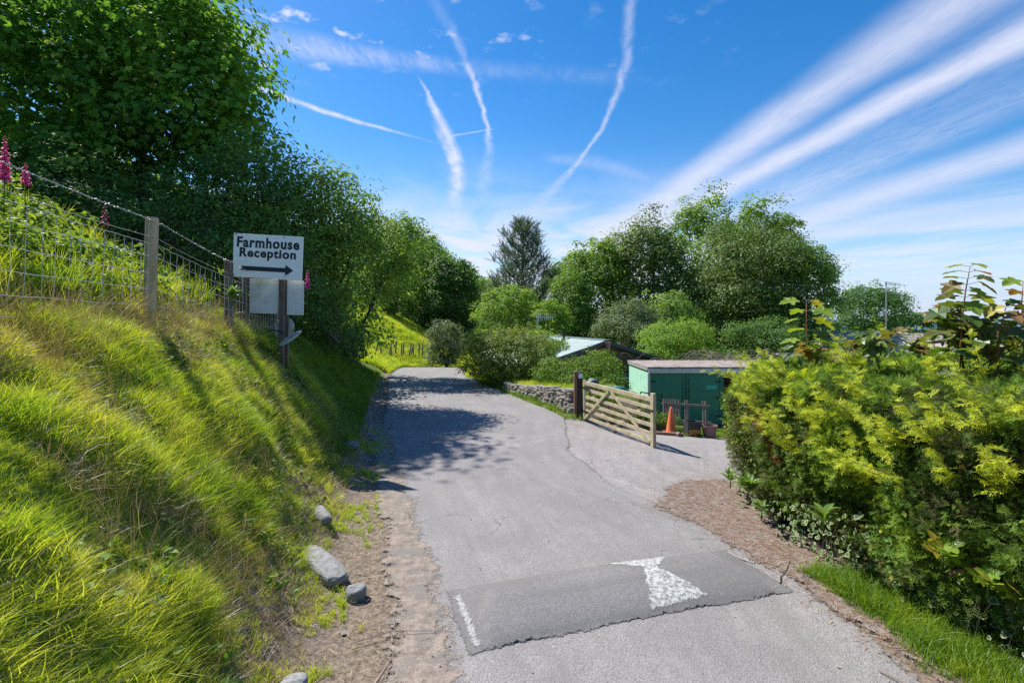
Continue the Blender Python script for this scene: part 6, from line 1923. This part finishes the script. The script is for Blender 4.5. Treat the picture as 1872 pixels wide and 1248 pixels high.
sapling('low leafy sapling right of the yellow green one', 1520, 640, 690, 7.0, 12, 8, .17, -.03, group=GS)


tree('sycamore_regrowth', 'dense sycamore regrowth with bronze tips below the tallest sapling', 'bush', (5.2, 5.3, 1.6),
     [(4.75, 5.2, 2.42, .32, .35, .22), (5.25, 5.3, 2.40, .35, .35, .20), (4.35, 5.6, 2.28, .3, .3, .15), (5.0, 4.7, 2.42, .3, .3, .16), (4.2, 6.6, 2.1, .35, .35, .14)],
     30, .16, 10, .13, LOBED, 'sapling', 71, r0=.02, stems=5, low=.3, up=1.0)


def weed(label, px, py, d, n, s, seed, up=.4, name='broadleaf_weed', z=None, key='w'):
    rr = random.Random(seed); X = yx(px, d); zz = EYE + (588 - py) / 900 * d if z is None else z
    root = thing(name, label, 'plant', (X, d, zz))
    mb = MB(); mb.tube([(0, 0, -.14), (.005, 0, -.04), (0, 0, .05)], [.009, .007, .004], 6); mb.build('stem', M['weed'], root, smooth=True)
    for k in range(n):
        a = k * 2.4 + rr.uniform(-.3, .3); u = up * (k / n) + .05; o = (math.cos(a), math.sin(a), u)
        place_leaf(root, (math.cos(a) * .015, math.sin(a) * .015, -.04 + .09 * k / n), (-math.cos(a) * (.5 + u), -math.sin(a) * (.5 + u) - .25 * (key == 'y'), .9), (o[0], o[1], u * 1.6 + rr.uniform(-.15, .35) - .5 * (key == 'y')), s * rr.uniform(.75, 1.15), (key, rr.randint(1, 5)))


weed('broad pale green leaf rosette on the hedge foot beside the dead needles', 1505, 950, 5.25, 11, .19, 1, .7)
weed('large drooping dock plant at the sheared corner of the hedge', 1368, 895, 6.85, 18, .22, 2, .9)
weed('smaller weed left of the drooping dock at the hedge corner', 1335, 875, 7.6, 12, .16, 3, .7)
weed('weed with light leaves growing under the drooping dock', 1392, 930, 6.4, 10, .13, 4, .4)
weed('leafy plant growing beside the dark second fence post', 424, 545, 8.3, 20, .19, 6, 1.6)
weed('bright maple-like leaves hanging from the bare branch low in the hedge', 1722, 1010, 4.0, 7, .15, 7, .5, 'sycamore_shoot', key='y')
weed('yellowish lobed leaves at the right edge under the bare branch', 1805, 1062, 3.75, 6, .12, 8, .5, 'sycamore_shoot', key='y')
weed('pale lobed leaves cut by the right edge near the ground', 1862, 1090, 3.65, 5, .13, 9, .5, 'sycamore_shoot', key='y')
mb = MB(); mb.tube([(-.28, -.05, -.06), (-.1, -.04, 0), (.1, 0, .07), (.35, .05, .09), (.6, .1, .10)], [.010, .013, .012, .012, .014], 7)
o = mb.build('bare_branch', M['redst'], None, smooth=True); o.location = (yx(1790, 4.0), 4.0, EYE + (588 - 1030) / 900 * 4.0); tag(o, 'bare reddish branch reaching out low from the hedge', 'branch')


# variegated ivy at the foot of the hedge: the leaves that show largest one by one, the rest together
def ivy():
    root = thing('variegated_ivy', 'variegated ivy with cream leaf edges scrambling over the hedge foot', 'ivy', (3.7, 4.3, -.1)); o0 = np.array([3.7, 4.3, -.1])
    out = [(0, -.05), (.30, -.12), (.52, .12), (.46, .38), (.22, .62), (0, .92), (-.22, .62), (-.46, .38), (-.52, .12), (-.30, -.12)]
    n = len(out); V = [(x, y, .03 * abs(x) * 4) for x, y in out] + [(x * .68, (y - .3) * .68 + .3, .035) for x, y in out] + [(0, .3, .0)]
    F = []; mi = []
    for k in range(n):
        j = (k + 1) % n; F += [(k, j, n + j), (k, n + j, n + k)]; mi += [1, 1]
        F.append((2 * n, n + k, n + j)); mi.append(0)
    tm = T(V, F); rng = np.random.default_rng(12)
    N_ = 950; t = 1.9 + 5.3 * rng.random(N_) ** 1.9; x, y, nx, ny = hedge_pt(t); h = rng.random(N_) ** 1.1 * np.interp(t, [1.9, 4, 5.5, 7.6], [1.0, .8, .45, .3])
    o = .06 + rng.uniform(-.08, .12, N_) + .16 * np.exp(-h * 6) * rng.random(N_)
    P = np.stack([x + nx * o, y + ny * o, h - .10], 1); nr = np.stack([nx, ny, np.full(N_, .6)], 1) + rng.normal(size=(N_, 3)) * .45; tn = rng.normal(size=(N_, 3)) * .6 + [0, 0, -.6]
    s = rng.uniform(.035, .075, N_); near = np.argsort(np.hypot(P[:, 0], P[:, 1]) - s * 12)[:250]; rest = np.setdiff1d(np.arange(N_), near)
    pm = []
    for k in range(4):
        me = np_mesh('leaf', tm[0], tm[1], M['ivy'], np.full(len(tm[0]), k / 3)); me.materials.append(M['ivyedge']); me.polygons.foreach_set('material_index', mi); pm.append(me)
    Rm = frames(nr, tn)
    for i in near:
        ob = link('leaf', pm[i % 4], root); r_ = Rm[i]; q = P[i] - o0
        ob.matrix_local = Matrix(((r_[0][0], r_[0][1], r_[0][2], q[0]), (r_[1][0], r_[1][1], r_[1][2], q[1]), (r_[2][0], r_[2][1], r_[2][2], q[2]), (0, 0, 0, 1))) @ Matrix.Scale(float(s[i]), 4)
    a = scatter(tm, P[rest] - o0, Rm[rest], s[rest], rng.random(len(rest)))
    me = np_mesh('leaves', *a[:2], M['ivy'], a[2]); me.materials.append(M['ivyedge']); me.polygons.foreach_set('material_index', mi * len(rest))
    link('leaves', me, root)['kind'] = 'stuff'
    mb = MB(); rr = random.Random(4)
    for k in range(40):
        tt = rr.uniform(2, 7.4); x, y, nx, ny = hedge_pt(tt); a = Vector((x + nx * .1, y + ny * .1, -.08)) - Vector(o0); mb.tube([a, a + Vector((rr.uniform(-.1, .1), rr.uniform(-.1, .1), .25)), a + Vector((rr.uniform(-.2, .2), rr.uniform(-.2, .2), .5))], .004, 4, cap=False)
    mb.build('stems', M['twig'], root)['kind'] = 'stuff'


ivy()


# ------------------------------------------------------------------ old leaning fence on the sunlit hill
def hill_fence():
    d0 = 30.5; rr = random.Random(6); root = thing('old_fence', 'row of old grey leaning fence posts along the foot of the sunlit hill', 'fence', (yx(735, 31), 31, gz(yx(735, 31), 31)))
    o0 = Vector(root.location)
    for k, px in enumerate((686, 697, 710, 714, 722, 734, 737, 746, 749, 756, 765, 772, 783)):
        d = 29.5 + k * .28; x = yx(px, d); g = gz(x, d); hh = rr.uniform(.75, 1.15); ln = rr.uniform(-.05, .28)
        mb = MB(); a = Vector((x, d, g - .1)) - o0; mb.tube([a, a + Vector((ln, rr.uniform(-.1, .1), hh + .1))], [.06, .045], 7); mb.build('post', M['paleb'], root)
    for h in (.4, .75):
        mb = MB(); mb.tube([Vector((yx(px, 29.5 + k * .28), 29.5 + k * .28, gz(yx(px, 29.5 + k * .28), 29.5 + k * .28) + h)) - o0 for k, px in enumerate((686, 697, 710, 714, 722, 734, 737, 746, 749, 756, 765, 772, 783))], .008, 4, cap=False); mb.build('wire', M['wire'], root)


hill_fence()

# loose sticks on the ground
for lab, pts, r in (('dead stick lying in the dirt at the bottom of the photo', [(-1.02, 3.35), (-.95, 3.6), (-.93, 3.78)], .011),
                    ('thin pale twig lying across the dirt strip below the rocks', [(-1.3, 3.95), (-1.0, 4.1), (-.62, 4.12)], .004),
                    ('crooked dark twig lying by the right end of the speed hump', [(2.72, 5.0), (2.82, 5.2), (2.95, 5.3), (3.12, 5.55)], .007),
                    ('long thin twig lying on the lane edge at the lower right', [(2.75, 3.7), (2.9, 3.4), (3.02, 3.1)], .006)):
    mb = MB(); P = [(x, y, gz(x, y) + .018 + (.012 if i % 2 else 0)) for i, (x, y) in enumerate(pts)]; mb.tube(P, [r, r * .85, r * .6, r * .4][:len(P)] + [], 6)
    tag(mb.build('stick', M['twig'], None), lab, 'stick')

bpy.context.view_layer.update()
